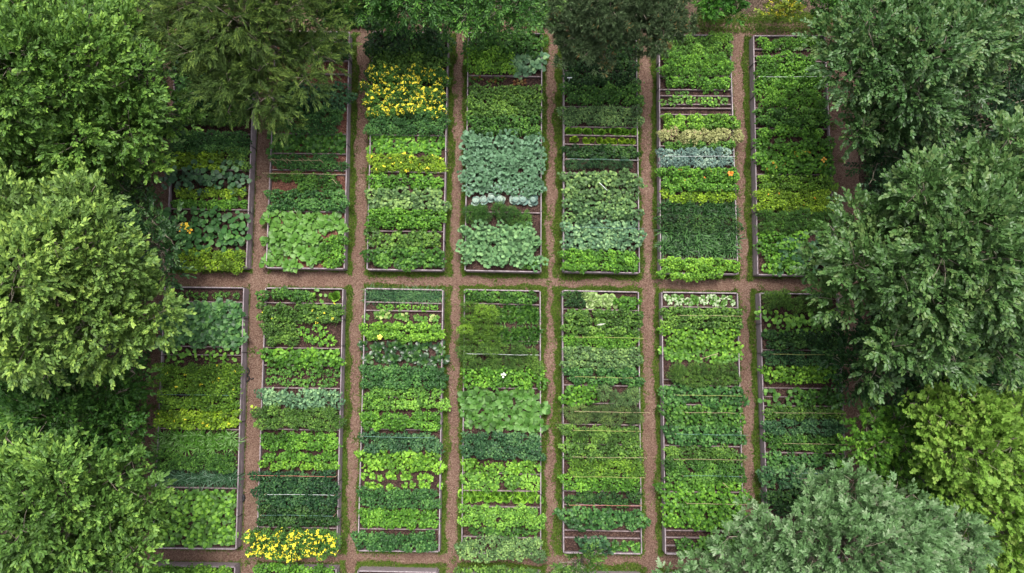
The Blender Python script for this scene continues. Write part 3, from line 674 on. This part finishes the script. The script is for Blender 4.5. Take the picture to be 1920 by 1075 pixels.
# ------------------------------------------------------------------ trellis strings and canes
def trellis(k, y, mat, x0=.1, x1=1.0, z=.86, what='yellow string', th=.009, sag=.02):
    t = tfrac(k, y, z); a, b = interp(k, x0, t, z), interp(k, x1, t, z)
    root = empty('trellis', ((a.x+b.x)/2, (a.y+b.y)/2, SOIL))
    tag(root, '%s stretched over crops, %s trellis down %s' % (what, ordlabel('t'+k), bedname(k)), 'trellis', 'strings and canes over the beds')
    pts = [a.lerp(b, i/8)+Vector((0, random.uniform(-.012, .012), -sag*math.sin(math.pi*i/8)+random.uniform(-.01, .01))) for i in range(9)]
    MB().tube(pts, th, 5).build('line', mat, root)
    for q in (a, b): MB().tube([(q.x, q.y, SOIL-.05), (q.x+.01, q.y, z+.05)], .012, 6).build('stake', M_STRAW, root)
def cane(k, y0, xa, y1, xb, z0=.95, z1=.9, lab='', mat=None, th=.012):
    a = interp(k, xa, tfrac(k, y0, z0), z0); b = interp(k, xb, tfrac(k, y1, z1), z1)
    o = MB().tube([a, a.lerp(b, .35)+Vector((0, .01, .01)), a.lerp(b, .7)+Vector((.01, -.01, 0)), b], [th, th*.9, th*.8, th*.5], 6)
    e = MB(); e.v = [tuple(Vector(v)-a) for v in o.v]; e.f = o.f
    ob = e.build('garden_cane', mat or M_STRAW); ob.location = a; tag(ob, lab, 'cane')
for k, y, mt, x0, x1, w_ in [('m5', 633, M_STRING, .15, 1.03, 'yellow string'), ('m5', 708, M_STRING, .15, .88, 'yellow string'), ('m5', 773, M_STRAW, .14, 1.1, 'tan cane'),
        ('m5', 808, M_STRING, .12, .98, 'yellow string'), ('m5', 858, M_STRAW, .12, 1.05, 'straw coloured cane'), ('m5', 895, M_STRING, .12, 1.02, 'yellow string'), ('m5', 948, M_RED, .06, .98, 'reddish pole'),
        ('m6', 592, M_STRAW, .2, .99, 'straw coloured cane'), ('m6', 742, M_STRING, .15, .97, 'yellow string'), ('m6', 774, M_STRAW, .25, .98, 'bent tan cane'), ('m6', 815, M_TEAL, .12, 1.05, 'teal string'),
        ('m6', 862, M_STRAW, .1, 1.0, 'tan cane'), ('m6', 893, M_TEAL, .2, .95, 'teal string'), ('m6', 945, M_STRAW, .25, 1.0, 'straw coloured cane'),
        ('m7', 665, M_STRING, .1, .9, 'yellow string'), ('m7', 775, M_STRAW, .1, .95, 'tan cane'), ('m7', 833, M_STRAW, .2, 1.0, 'tan cane'), ('m7', 888, M_TEAL, .3, .98, 'pale teal string'),
        ('m2', 893, M_RED, -.03, .99, 'red string'), ('m2', 928, M_WHITE, .12, .98, 'white string'), ('m2', 967, M_TEAL, .08, .98, 'pale teal string'),
        ('u2', 301, M_STRAW, .03, .7, 'tan cane'), ('u2', 326, M_STRAW, -.05, .97, 'pale cane'), ('u5', 299, M_TEAL, .02, .99, 'thin teal string'),
        ('m4', 665, M_WHITE, .02, .98, 'thin white string'), ('m3', 820, M_TEAL, .04, .95, 'thin teal string'), ('u5', 427, M_TEAL, .02, 1.05, 'thin pale string'), ('m1', 741, M_TEAL, .0, .95, 'thin pale string'),
        ('u6', 293, M_WHITE, .02, .97, 'thin white string'), ('u7', 144, M_WHITE, .0, .9, 'thin white string')]:
    trellis(k, y, mt, x0, x1, what=w_, th=.005 if mt in (M_TEAL, M_WHITE) else .007)
for i, x in enumerate((.06, .2, .26, .42, .47, .54, .68)):
    cane('u2', 298, x, 310, x+.05, .95, .5, 'slanting tan stick, %s of seven below the cane in the second upper bed' % ORD[i+1])
cane('u2', 335, .86, 345, .92, lab='short tan stick leaning at the right end of the loose tomatoes')
cane('m6', 663, .68, 673, .45, lab='straw stick lying across the light green broad leaves')
cane('m6', 905, .7, 915, .78, lab='short stick leaning out of the light green row near the oak')
cane('u5', 343, .45, 357, .56, 1.0, .95, 'long pale leaf stalk lying on the grey green crops', M_WHITE, .012)
# ------------------------------------------------------------------ small things
def spot(px, py, z): return at(px, py, z)
q = at(1068, 146, 1.0); r = empty('plant_label', (q.x, q.y, SOIL)); tag(r, 'small white plant label on a stick in the dark green row', 'plant label')
MB().box((q.x-.09, q.y), (q.x+.09, q.y), .03, .98, 1.02).build('tag_plate', M_WHITE, r); MB().tube([(q.x, q.y+.0, SOIL-.05), (q.x, q.y, .975)], .01, 6).build('stick', M_WHITE, r)
def torus(c, R0, r0, arc=6.2832, tilt=.1, n=28, a0=0):
    return [c+Vector((R0*math.cos(a0+arc*i/n), R0*math.sin(a0+arc*i/n), .04*math.sin(a0+arc*i/n)*tilt*10*R0)) for i in range(n+1)]
c = at(450, 934, .06); o = MB().tube(torus(Vector((0, 0, 0)), .15, .045), .045, 10).build('tyre', M_RUB, None, True); o.location = c; tag(o, 'small black rubber tyre lying on the mulch beside the first bed', 'tyre')
c = at(462, 704, .05); r = empty('hose_coil', c); tag(r, 'black coiled hose lying against the first middle bed', 'hose')
lc = lambda pts: [c+p_ for p_ in pts]
MB().tube(lc(torus(Vector((0, -.12, 0)), .11, .02)), .024, 8).build('loop', M_RUB, r, True); MB().tube(lc(torus(Vector((-.06, .16, .0)), .15, .02, 4.4, a0=-1.9)), .024, 8).build('loop', M_RUB, r, True)
MB().tube(lc([Vector((.05, -.2, 0)), Vector((.13, -.12, 0)), Vector((.2, -.14, 0)), Vector((.28, -.1, 0))]), .018, 6).build('hose_end', M_RUB, r, True)
c = at(471, 397, .1); r = empty('junction_box', (c.x, c.y, 0)); tag(r, 'small grey box standing beside the right board of first bed', 'box')
MB().box((c.x, c.y-.13), (c.x, c.y+.13), .15, .004, .2).build('housing', M_GREYP, r); MB().box((c.x, c.y-.15), (c.x, c.y+.15), .17, .202, .23).build('lid', M_GREYP, r); MB().tube([(c.x, c.y-.13, .1), (c.x+.01, c.y-.3, .03)], .012, 6).build('cable', M_IRON, r)
def bloom(px, py, z, lab, col, n=5, L=.15, name='squash_blossom', cat='flower', tn='bigleaf'):
    a = np.arange(n)*6.28/n+rng.normal(0, .3, n); D = np.stack([np.cos(a), np.sin(a), np.full(n, .35)], 1)
    me = leaves_mesh(name, [(tn, np.zeros((n, 3)), D, np.stack([-.3*np.cos(a), -.3*np.sin(a), np.ones(n)], 1), np.full(n, L), np.full(n, L*(.6 if tn == 'bigleaf' else .2)), rng.random(n)),
                            ('blade', np.array([[0, 0, -.35]]), np.array([[.05, 0, 1.]]), np.array([[0, 1., 0]]), np.full(1, .36), np.full(1, .02), np.zeros(1))])
    mt, t, pp = newmat('bloom'); pp.inputs['Base Color'].default_value = (*col, 1); pp.inputs['Roughness'].default_value = .6
    o = link(name, me, mt); o.location = at(px, py, z); tag(o, lab, cat); return o
bloom(346, 424, .95, 'large yellow squash blossom in the first upper bed', (.8, .55, .02), 6, .2)
bloom(336, 430, .92, 'orange squash blossom left of the large yellow one', (.85, .4, .02), 4, .14)
bloom(356, 433, .92, 'golden orange squash blossom right of the large yellow one', (.85, .45, .02), 4, .14)
bloom(712, 632, .95, 'single pale yellow bloom on the lime row in third middle bed', (.85, .75, .1), 5, .12)
bloom(1545, 300, .95, 'orange flower at the right end of the seventh upper bed', (.85, .4, .05), 4, .13)
bloom(1370, 325, .95, 'orange flower cluster at the right end of the sixth upper bed', (.85, .25, .02), 6, .13)
bloom(944, 704, 1.0, 'white flower on a round leaved row in the fourth middle bed', (.8, .82, .7), 4, .12)
bloom(1118, 610, 1.0, 'pale feather lying on the bushy row of fifth middle bed', (.42, .44, .36), 1, .36, 'feather', 'feather', 'simple')
bloom(475, 767, .3, 'yellow green fallen leaves at the left of second middle bed', (.35, .45, .03), 3, .2, 'fallen_leaf', 'leaf')
# fallen bark
# ------------------------------------------------------------------ grass verges
def verge(k, sides, wd=.185, dens=1800):
    c = [at(*p_, BH) for p_ in BEDS[k]]; ce = sum(c, Vector())/4; P = []
    E = {'l': (c[0], c[3], Vector((-1, 0, 0))), 'r': (c[1], c[2], Vector((1, 0, 0))), 't': (c[0], c[1], Vector((0, 1, 0))), 'b': (c[3], c[2], Vector((0, -1, 0)))}
    for s, wf in sides.items():
        a, b, n = E[s]; Ln = (b-a).length; cnt = int(Ln*wd*wf*dens*1.25)
        t = rng.random(cnt)*(1+.04)-.02; ph = rng.random(6)*6.28
        env = wd*wf*(.75+.22*np.sin(t*Ln*1.3+ph[0])+.18*np.sin(t*Ln*3.1+ph[1])+.14*np.sin(t*Ln*7.3+ph[2]))
        u = rng.random(cnt)**.85*env*1.15
        u = np.where(rng.random(cnt) < .04, u*1.9, u)
        x = a.x+(b.x-a.x)*t+n.x*(u+.03); y = a.y+(b.y-a.y)*t+n.y*(u+.03); P.append(np.stack([x, y, np.full(cnt, .003)], 1))
    return np.concatenate(P)
VG = {}
for k in BEDS:
    c0 = int(k[1])
    VG[k] = {1: dict(l=.7, r=.12, b=.7, t=.1), 2: dict(l=.35, r=1.2, b=.15, t=.3), 3: dict(l=.8, r=1.2, b=1., t=.9), 4: dict(l=.9, r=1.2, b=.8, t=1.1),
             5: dict(l=1.6, r=1.0, b=1.2, t=1.2), 6: dict(l=1.0, r=.9, b=.6, t=.5), 7: dict(l=1.2, r=.7, b=.3, t=.6)}[c0]
gp = np.concatenate([verge(k, VG[k]) for k in BEDS])
# verge along the far path and loose tufts
def gpatch(px0, py0, px1, py1, n, edge=.12):
    a, b = at(px0, py0), at(px1, py1); P_ = np.stack([rng.uniform(a.x, b.x, n), rng.uniform(b.y, a.y, n)+rng.normal(0, edge, n), np.full(n, .003)], 1); return P_
gp = [gp, gpatch(1300, 34, 1420, 42, 1500), gpatch(1420, 30, 1560, 40, 2500), gpatch(1250, 52, 1560, 60, 1800, .08)]
for i in range(260):
    px, py = random.uniform(280, 1600), random.uniform(20, 1070); a = at(px, py); n = random.randint(5, 40)
    gp.append(np.stack([rng.normal(a.x, .07, n), rng.normal(a.y, .07, n), np.full(n, .003)], 1))
gp = np.concatenate(gp); n = len(gp)
a = rng.random(n)*6.28
D = np.stack([np.cos(a), np.sin(a), rng.uniform(.5, 1.6, n)], 1)
me = leaves_mesh('grass_verge', [('blade', gp, D, np.stack([-np.cos(a)+rng.normal(0, .4, n), -np.sin(a)+rng.normal(0, .4, n), np.ones(n)], 1), rng.uniform(.07, .16, n), rng.uniform(.018, .034, n), rng.random(n))])
tag(link('grass_verge', me, foliage((.075, .14, .022), young=(.14, .20, .03), trans=.2, spec=.2)), 'short green grass fringing the timber beds along the paths', 'grass', kind='stuff')
# loose wood chips
n = 26000; px = rng.uniform(250, 1640, n); py = rng.uniform(0, 1080, n)
P = np.array([tuple(at(x_, y_, 0)) for x_, y_ in zip(px, py)]); P[:, 2] = .012+rng.random(n)*.01
a = rng.random(n)*6.28; D = np.stack([np.cos(a), np.sin(a), rng.normal(0, .12, n)], 1)
me = leaves_mesh('wood_chips', [('simple', P, D, np.stack([rng.normal(0, .3, n), rng.normal(0, .3, n), np.ones(n)], 1), rng.uniform(.02, .06, n), rng.uniform(.01, .022, n), rng.random(n))])
mt, t, pp = newmat('wood_chip'); at_ = N(t, 'ShaderNodeAttribute', attribute_name='rnd')
t.links.new(ramp(t, at_.outputs['Fac'], [(0, (.07, .036, .028)), (.6, (.17, .10, .078)), (.9, (.30, .20, .16)), (1, (.42, .32, .24))]), pp.inputs['Base Color']); pp.inputs['Roughness'].default_value = .85
tag(link('wood_chips', me, mt), 'loose brown and tan wood chips scattered over the paths', 'wood chips', kind='stuff')
# ------------------------------------------------------------------ trees
def crown_parts(lobes, tn, L, W, spl, nl, dens, axis, droop=.1, tuft=False, inner=.5, updir=.35, splay=.75):
    """lobes: (centre, radius). sprays of leaves on lobe shells"""
    Cn = np.array([tuple(l[0]) for l in lobes]); Rr = np.array([l[1] for l in lobes]); out = []
    P0 = []; Dd = []; TN = []
    for i in range(len(lobes)):
        n = int(dens*Rr[i]**2*12)
        d = norm(rng.normal(0, 1, (n, 3))); d[:, 2] = np.where(d[:, 2] < -.25, -d[:, 2], d[:, 2])
        sh = 1-inner*rng.random(n)**1.5
        bump = 1+.16*np.sin(d[:, 0]*5+i)*np.sin(d[:, 1]*6+2*i)+.1*np.sin(d[:, 2]*9+d[:, 0]*8+i*3)
        sq = np.array([1, 1, .72])
        P_ = Cn[i]+d*sq*(Rr[i]*sh*bump)[:, None]
        keep = np.ones(n, bool)
        for j in range(len(lobes)):
            if j != i: keep &= np.linalg.norm((P_-Cn[j])/sq, axis=1) > Rr[j]*.62
        P_, d = P_[keep], d[keep]; ax = P_-np.array(axis); ax[:, 2] = 0
        dd = norm(d*.75+norm(ax)*.28+np.array([0, 0, updir-droop])+rng.normal(0, .3, P_.shape))
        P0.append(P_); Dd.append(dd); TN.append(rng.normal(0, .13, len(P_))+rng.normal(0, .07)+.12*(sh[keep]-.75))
    P0 = np.concatenate(P0); Dd = np.concatenate(Dd); TN = np.concatenate(TN); ns = len(P0)
    up = np.array([0, 0, 1.]); side = norm(np.cross(Dd, up)); un = np.cross(side, Dd)
    idx = np.repeat(np.arange(ns), nl); j = np.tile(np.arange(nl), ns); mm = len(idx)
    f = (j+.5)/nl
    if tuft:
        D = norm(Dd[idx]*.55+rng.normal(0, .62, (mm, 3))); P_ = P0[idx]+Dd[idx]*(spl*.3*f)[:, None]
        Nn = un[idx]+rng.normal(0, .5, (mm, 3))
    else:
        sg = np.where(j % 2, 1., -1.)*(1.05-f*.75)*splay
        D = norm(Dd[idx]*.8+side[idx]*sg[:, None]+rng.normal(0, .2, (mm, 3))); P_ = P0[idx]+Dd[idx]*(spl*f)[:, None]-up*(spl*droop*f*f)[:, None]
        Nn = un[idx]+rng.normal(0, .42, (mm, 3))
    sc = rng.uniform(.7, 1.2, mm)
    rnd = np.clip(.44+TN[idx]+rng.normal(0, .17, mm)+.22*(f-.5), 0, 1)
    return (tn, P_, D, Nn, L*sc, W*sc, rnd), (P0, Dd)
def tree(name, label, cat, z, shapes, kind, col, nlobe=26, dens=9., group=None, trunk=True, lobe_r=(.2, .34), **mk):
    """shapes: (px, py, rx, ry, depth) ellipses in the photo at height z"""
    tn, L, W, spl, nl, opt = kind
    lobes = []; tot = sum(s[2]*s[3] for s in shapes)
    for (px, py, rx, ry, dz) in shapes:
        rx *= 1.1; ry *= 1.1
        dz *= .55
        c0 = at(px, py, z-dz); sx = abs((at(px+rx, py, z-dz)-c0).x); sy = abs((at(px, py-ry, z-dz)-c0).y); n = max(3, round(nlobe*rx*ry/tot)); rr = (sx*sy)**.5
        lobes.append((c0-Vector((0, 0, rr*.25)), rr*.55))
        for i in range(n):
            # golden-angle spread over the ellipse, irregular
            f = math.sqrt((i+.5)/n)*random.uniform(.82, 1.1); a = i*2.39996+random.uniform(-.7, .7); lr = rr*random.uniform(*lobe_r)*(1.15-.25*f)
            x, y = c0.x+(sx-lr*.75)*f*math.cos(a), c0.y+(sy-lr*.75)*f*math.sin(a)
            zz = c0.z+rr*.62*math.sqrt(max(0, 1-f*f*.96))-rr*.2+random.uniform(-.26, .24)*rr*.8
            lobes.append((Vector((x, y, max(zz, 1.0))), lr))
    ax = at(shapes[0][0], shapes[0][1], z); gx = at(shapes[0][0], shapes[0][1], 0)
    bx, by = gx.x, gx.y; tx, ty = ax.x+(gx.x-ax.x)*.25, ax.y+(gx.y-ax.y)*.25
    root = empty(name, (bx, by, 0)); tag(root, label, cat, group)
    part, (P0, Dd) = crown_parts(lobes, tn, L, W, spl, nl, dens, ax, **opt)
    part = (part[0], part[1]-np.array([bx, by, 0])) + part[2:]
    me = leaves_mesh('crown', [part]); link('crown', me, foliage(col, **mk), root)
    if trunk:
        b = MB(); zt = z*.62; r0 = .04+z*.022
        lp = lambda f: (bx+(tx-bx)*f+.04*math.sin(9*f), by+(ty-by)*f+.04*math.cos(7*f))
        b.tube([(*lp(0), -.1), (*lp(.3), zt*.3), (*lp(.7), zt*.7), (*lp(1), zt), (ax.x, ax.y, z-.5)], [r0*1.4, r0, r0*.85, r0*.6, r0*.15], 10)
        b.build('trunk', M_BARK, root, True)
        b = MB()
        for i, (c, r_) in enumerate(lobes[1:]):
            f_ = random.uniform(.6, 1.05); s0 = Vector((*lp(f_), zt*f_)); mid = s0.lerp(c, .55)+Vector((0, 0, -.25+random.uniform(-.2, .3)))
            b.tube([s0, mid, c], [r0*.26, r0*.15, .012], 6)
            for q in range(3):
                d = Vector((random.gauss(0, 1), random.gauss(0, 1), random.uniform(.1, 1))).normalized(); e = c+d*r_*1.02
                b.tube([c+d*r_*.1, c+d*r_*.6+Vector((0, 0, .05)), e], [.014, .009, .004], 4)
        b.build('branches', M_TWIG, root, True)
    return root
#            template  L    W   spraylen leaves opts
BEECH = ('oval', .145, .08, .34, 9, dict(droop=.12))
BEECHD = ('oval', .15, .085, .5, 9, dict(droop=.2))
TOPL = ('obl', .14, .055, .35, 9, dict(droop=.35, updir=.15))
OAK = ('oak', .18, .105, .2, 10, dict(droop=.1, splay=.95))
MAPLE = ('maple', .135, .135, .26, 7, dict(droop=.2))
CONI = ('simple', .15, .018, .45, 30, dict(droop=.25, splay=.5))
PINE = ('simple', .17, .016, .3, 34, dict(tuft=True, droop=.1))
SHRUB = ('oval', .12, .07, .25, 7, dict())
GL = (.055, .125, .026); GD = (.022, .062, .020); GR = (.034, .075, .030)
tree('beech_tree', 'mid green broadleaf tree filling the top left corner', 'tree', 5.2, [(90, 190, 220, 180, 1.6), (20, 60, 150, 120, .8), (235, 260, 100, 95, 3.), (90, 330, 150, 75, 3), (190, 90, 90, 70, 2)], BEECH, (.078, .17, .036), 60, 13, 'broadleaf trees left of the beds', rough=.5, spec=.3)
tree('beech_tree', 'pale yellowish broadleaf tree, brightest at the left edge', 'tree', 6.6, [(90, 520, 205, 185, 1.6), (20, 420, 130, 95, 1), (235, 560, 95, 120, 3.2), (20, 640, 130, 95, 1.8), (190, 650, 90, 60, 3)], BEECH, (.12, .215, .058), 60, 13, 'broadleaf trees left of the beds', rough=.5, spec=.3)
tree('beech_tree', 'green broadleaf tree filling the bottom left corner', 'tree', 6, [(100, 960, 180, 135, 1.4), (245, 990, 90, 100, 2.8), (10, 880, 90, 80, 1.4), (200, 1090, 120, 60, 2), (225, 900, 60, 60, 3)], BEECH, (.088, .185, .044), 60, 13, 'broadleaf trees left of the beds', rough=.5, spec=.3)
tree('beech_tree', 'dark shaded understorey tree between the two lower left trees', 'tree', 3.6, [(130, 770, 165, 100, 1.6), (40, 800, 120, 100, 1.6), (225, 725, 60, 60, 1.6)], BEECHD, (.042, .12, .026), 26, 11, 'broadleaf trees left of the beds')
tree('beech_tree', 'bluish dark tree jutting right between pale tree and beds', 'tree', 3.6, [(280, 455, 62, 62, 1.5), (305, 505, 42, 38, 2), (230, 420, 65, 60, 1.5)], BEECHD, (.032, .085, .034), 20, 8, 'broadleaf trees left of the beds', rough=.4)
tree('hazel_bush', 'low green bush beside the path at the lower left', 'bush', 2.6, [(235, 790, 42, 80, .8)], SHRUB, (.036, .1, .014), 12, 12)
tree('hazel_bush', 'bright green bush at the top left between tree and conifer', 'bush', 3.2, [(235, 25, 50, 40, .8)], SHRUB, (.07, .16, .02), 10, 20)
tree('hazel_bush', 'light green lobed bush left of the conifer', 'bush', 2.4, [(265, 75, 30, 25, .5)], ('lobed', .2, .2, .2, 5, dict()), (.06, .155, .02), 8, 12)
tree('hazel_bush', 'grey green bush under the top left tree beside the path', 'bush', 3.6, [(262, 150, 60, 50, 1), (300, 220, 32, 60, 1.2), (295, 270, 36, 30, 1.)], BEECHD, (.04, .095, .038), 16, 9)
tree('cypress_tree', 'feathery olive green conifer overhanging the first two upper beds', 'conifer', 5, [(470, 50, 165, 115, 1.6), (490, 160, 125, 80, 2.4), (345, 60, 72, 75, 2.4), (590, 95, 72, 60, 2.4), (440, 0, 160, 70, 1), (420, 140, 60, 70, 2.4)], CONI, (.082, .148, .040), 90, 11, lobe_r=(.16, .27), rough=.6, trans=.15)
tree('lime_tree', 'mid green broadleaf tree along the top edge over the third and fourth beds', 'tree', 4.2, [(760, -5, 150, 55, 1.5), (930, 5, 105, 58, 1.5), (640, 0, 65, 52, 1.5), (700, -40, 140, 50, 1)], TOPL, (.036, .115, .022), 70, 15, rough=.42)
tree('pine_tree', 'dark grey green pine with orange shoots over the fifth bed', 'conifer', 5, [(1155, 25, 130, 92, 1.6), (1090, 70, 72, 60, 2.2), (1240, 40, 66, 66, 2.2)], PINE, (.085, .14, .07), 64, 14, lobe_r=(.16, .27), rough=.55, odd=(.32, .2, .07), young=(.16, .22, .11), trans=.1)
tree('laurel_bush', 'round green bush on the far path between pine and yellow shrub', 'bush', 1.8, [(1348, 6, 50, 34, .5)], ('simple', .17, .05, .25, 9, dict()), (.035, .13, .018), 14, 22)
o = tree('forsythia_bush', 'yellow flowered shrub at the top edge', 'bush', 1.5, [(1468, 12, 34, 22, .4)], SHRUB, (.13, .19, .02), 8, 20)
cc = at(1468, 12, 1.2); flowers('flowers', np.array([[cc.x, cc.y], [cc.x-.3, cc.y+.1], [cc.x+.3, cc.y]]), np.array([.55, .4, .4]), np.array([.75, .7, .7]), .75, 420, YF, .06, o)
tree('laurel_bush', 'dark green bush right of the yellow flowered shrub', 'bush', 1.9, [(1545, 8, 48, 30, .5), (1600, 16, 40, 34, .6)], SHRUB, (.035, .105, .02), 14, 20)
RGR = dict(rough=.42, spec=.42)
tree('hornbeam_tree', 'dark glossy leaved tree at the top right with silvery highlights', 'tree', 5.5, [(1700, 115, 165, 125, 1.6), (1650, 220, 100, 65, 3), (1820, 60, 120, 100, 1.2), (1605, 110, 62, 100, 3), (1750, -10, 150, 60, 2)], ('oval', .14, .088, .4, 9, dict(droop=.2)), (.064, .145, .05), 60, 12, 'glossy trees right of the beds', young=(.13, .2, .06), **RGR)
tree('hornbeam_tree', 'large dark glossy tree in the middle of the right edge', 'tree', 6.6, [(1770, 460, 200, 170, 1.6), (1625, 490, 105, 130, 3.4), (1870, 340, 120, 115, 1), (1700, 620, 130, 100, 3), (1870, 610, 110, 100, 2.5)], ('oval', .145, .092, .4, 9, dict(droop=.2)), (.072, .155, .05), 70, 12, 'glossy trees right of the beds', young=(.15, .23, .07), **RGR)
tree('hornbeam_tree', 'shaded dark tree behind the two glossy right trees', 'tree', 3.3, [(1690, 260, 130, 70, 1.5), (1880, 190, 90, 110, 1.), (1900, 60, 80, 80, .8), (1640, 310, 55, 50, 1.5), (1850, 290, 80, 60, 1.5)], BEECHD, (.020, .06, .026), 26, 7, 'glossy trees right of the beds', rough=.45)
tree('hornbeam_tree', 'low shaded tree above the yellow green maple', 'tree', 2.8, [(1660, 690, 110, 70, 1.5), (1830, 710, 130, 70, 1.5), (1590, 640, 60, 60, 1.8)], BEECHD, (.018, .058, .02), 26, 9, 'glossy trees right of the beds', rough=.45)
tree('maple_tree', 'yellow green maple at the lower right edge', 'tree', 4.7, [(1830, 830, 125, 110, 1.5), (1880, 960, 80, 100, 1.8), (1760, 760, 70, 50, 2), (1900, 1060, 60, 60, 2)], MAPLE, (.15, .285, .045), 76, 15, rough=.6, young=(.25, .36, .07))
tree('maple_tree', 'darker green maple between seventh bed and the yellow maple', 'tree', 2.8, [(1660, 830, 95, 70, 1.2), (1730, 900, 80, 60, 1.2), (1620, 790, 40, 30, 1.2)], MAPLE, (.065, .17, .024), 34, 12, rough=.55)
tree('oak_tree', 'grey green oak with pale twigs at the bottom right', 'tree', 5.5, [(1600, 1030, 190, 120, 1.6), (1420, 1030, 100, 80, 3), (1600, 920, 110, 50, 2.8), (1760, 1020, 95, 80, 2.6), (1330, 1080, 90, 60, 4)], OAK, (.115, .225, .098), 80, 11, rough=.5, spec=.4, young=(.27, .36, .2))
tree('oak_sapling', 'small green sapling at the bottom of the path beside the fifth bed', 'sapling', 2.6, [(1088, 1058, 50, 34, .6), (1060, 1085, 40, 30, .6)], ('simple', .14, .05, .25, 8, dict()), (.06, .14, .032), 14, 11)
# shaded ivy and undergrowth below the trees, beyond counting
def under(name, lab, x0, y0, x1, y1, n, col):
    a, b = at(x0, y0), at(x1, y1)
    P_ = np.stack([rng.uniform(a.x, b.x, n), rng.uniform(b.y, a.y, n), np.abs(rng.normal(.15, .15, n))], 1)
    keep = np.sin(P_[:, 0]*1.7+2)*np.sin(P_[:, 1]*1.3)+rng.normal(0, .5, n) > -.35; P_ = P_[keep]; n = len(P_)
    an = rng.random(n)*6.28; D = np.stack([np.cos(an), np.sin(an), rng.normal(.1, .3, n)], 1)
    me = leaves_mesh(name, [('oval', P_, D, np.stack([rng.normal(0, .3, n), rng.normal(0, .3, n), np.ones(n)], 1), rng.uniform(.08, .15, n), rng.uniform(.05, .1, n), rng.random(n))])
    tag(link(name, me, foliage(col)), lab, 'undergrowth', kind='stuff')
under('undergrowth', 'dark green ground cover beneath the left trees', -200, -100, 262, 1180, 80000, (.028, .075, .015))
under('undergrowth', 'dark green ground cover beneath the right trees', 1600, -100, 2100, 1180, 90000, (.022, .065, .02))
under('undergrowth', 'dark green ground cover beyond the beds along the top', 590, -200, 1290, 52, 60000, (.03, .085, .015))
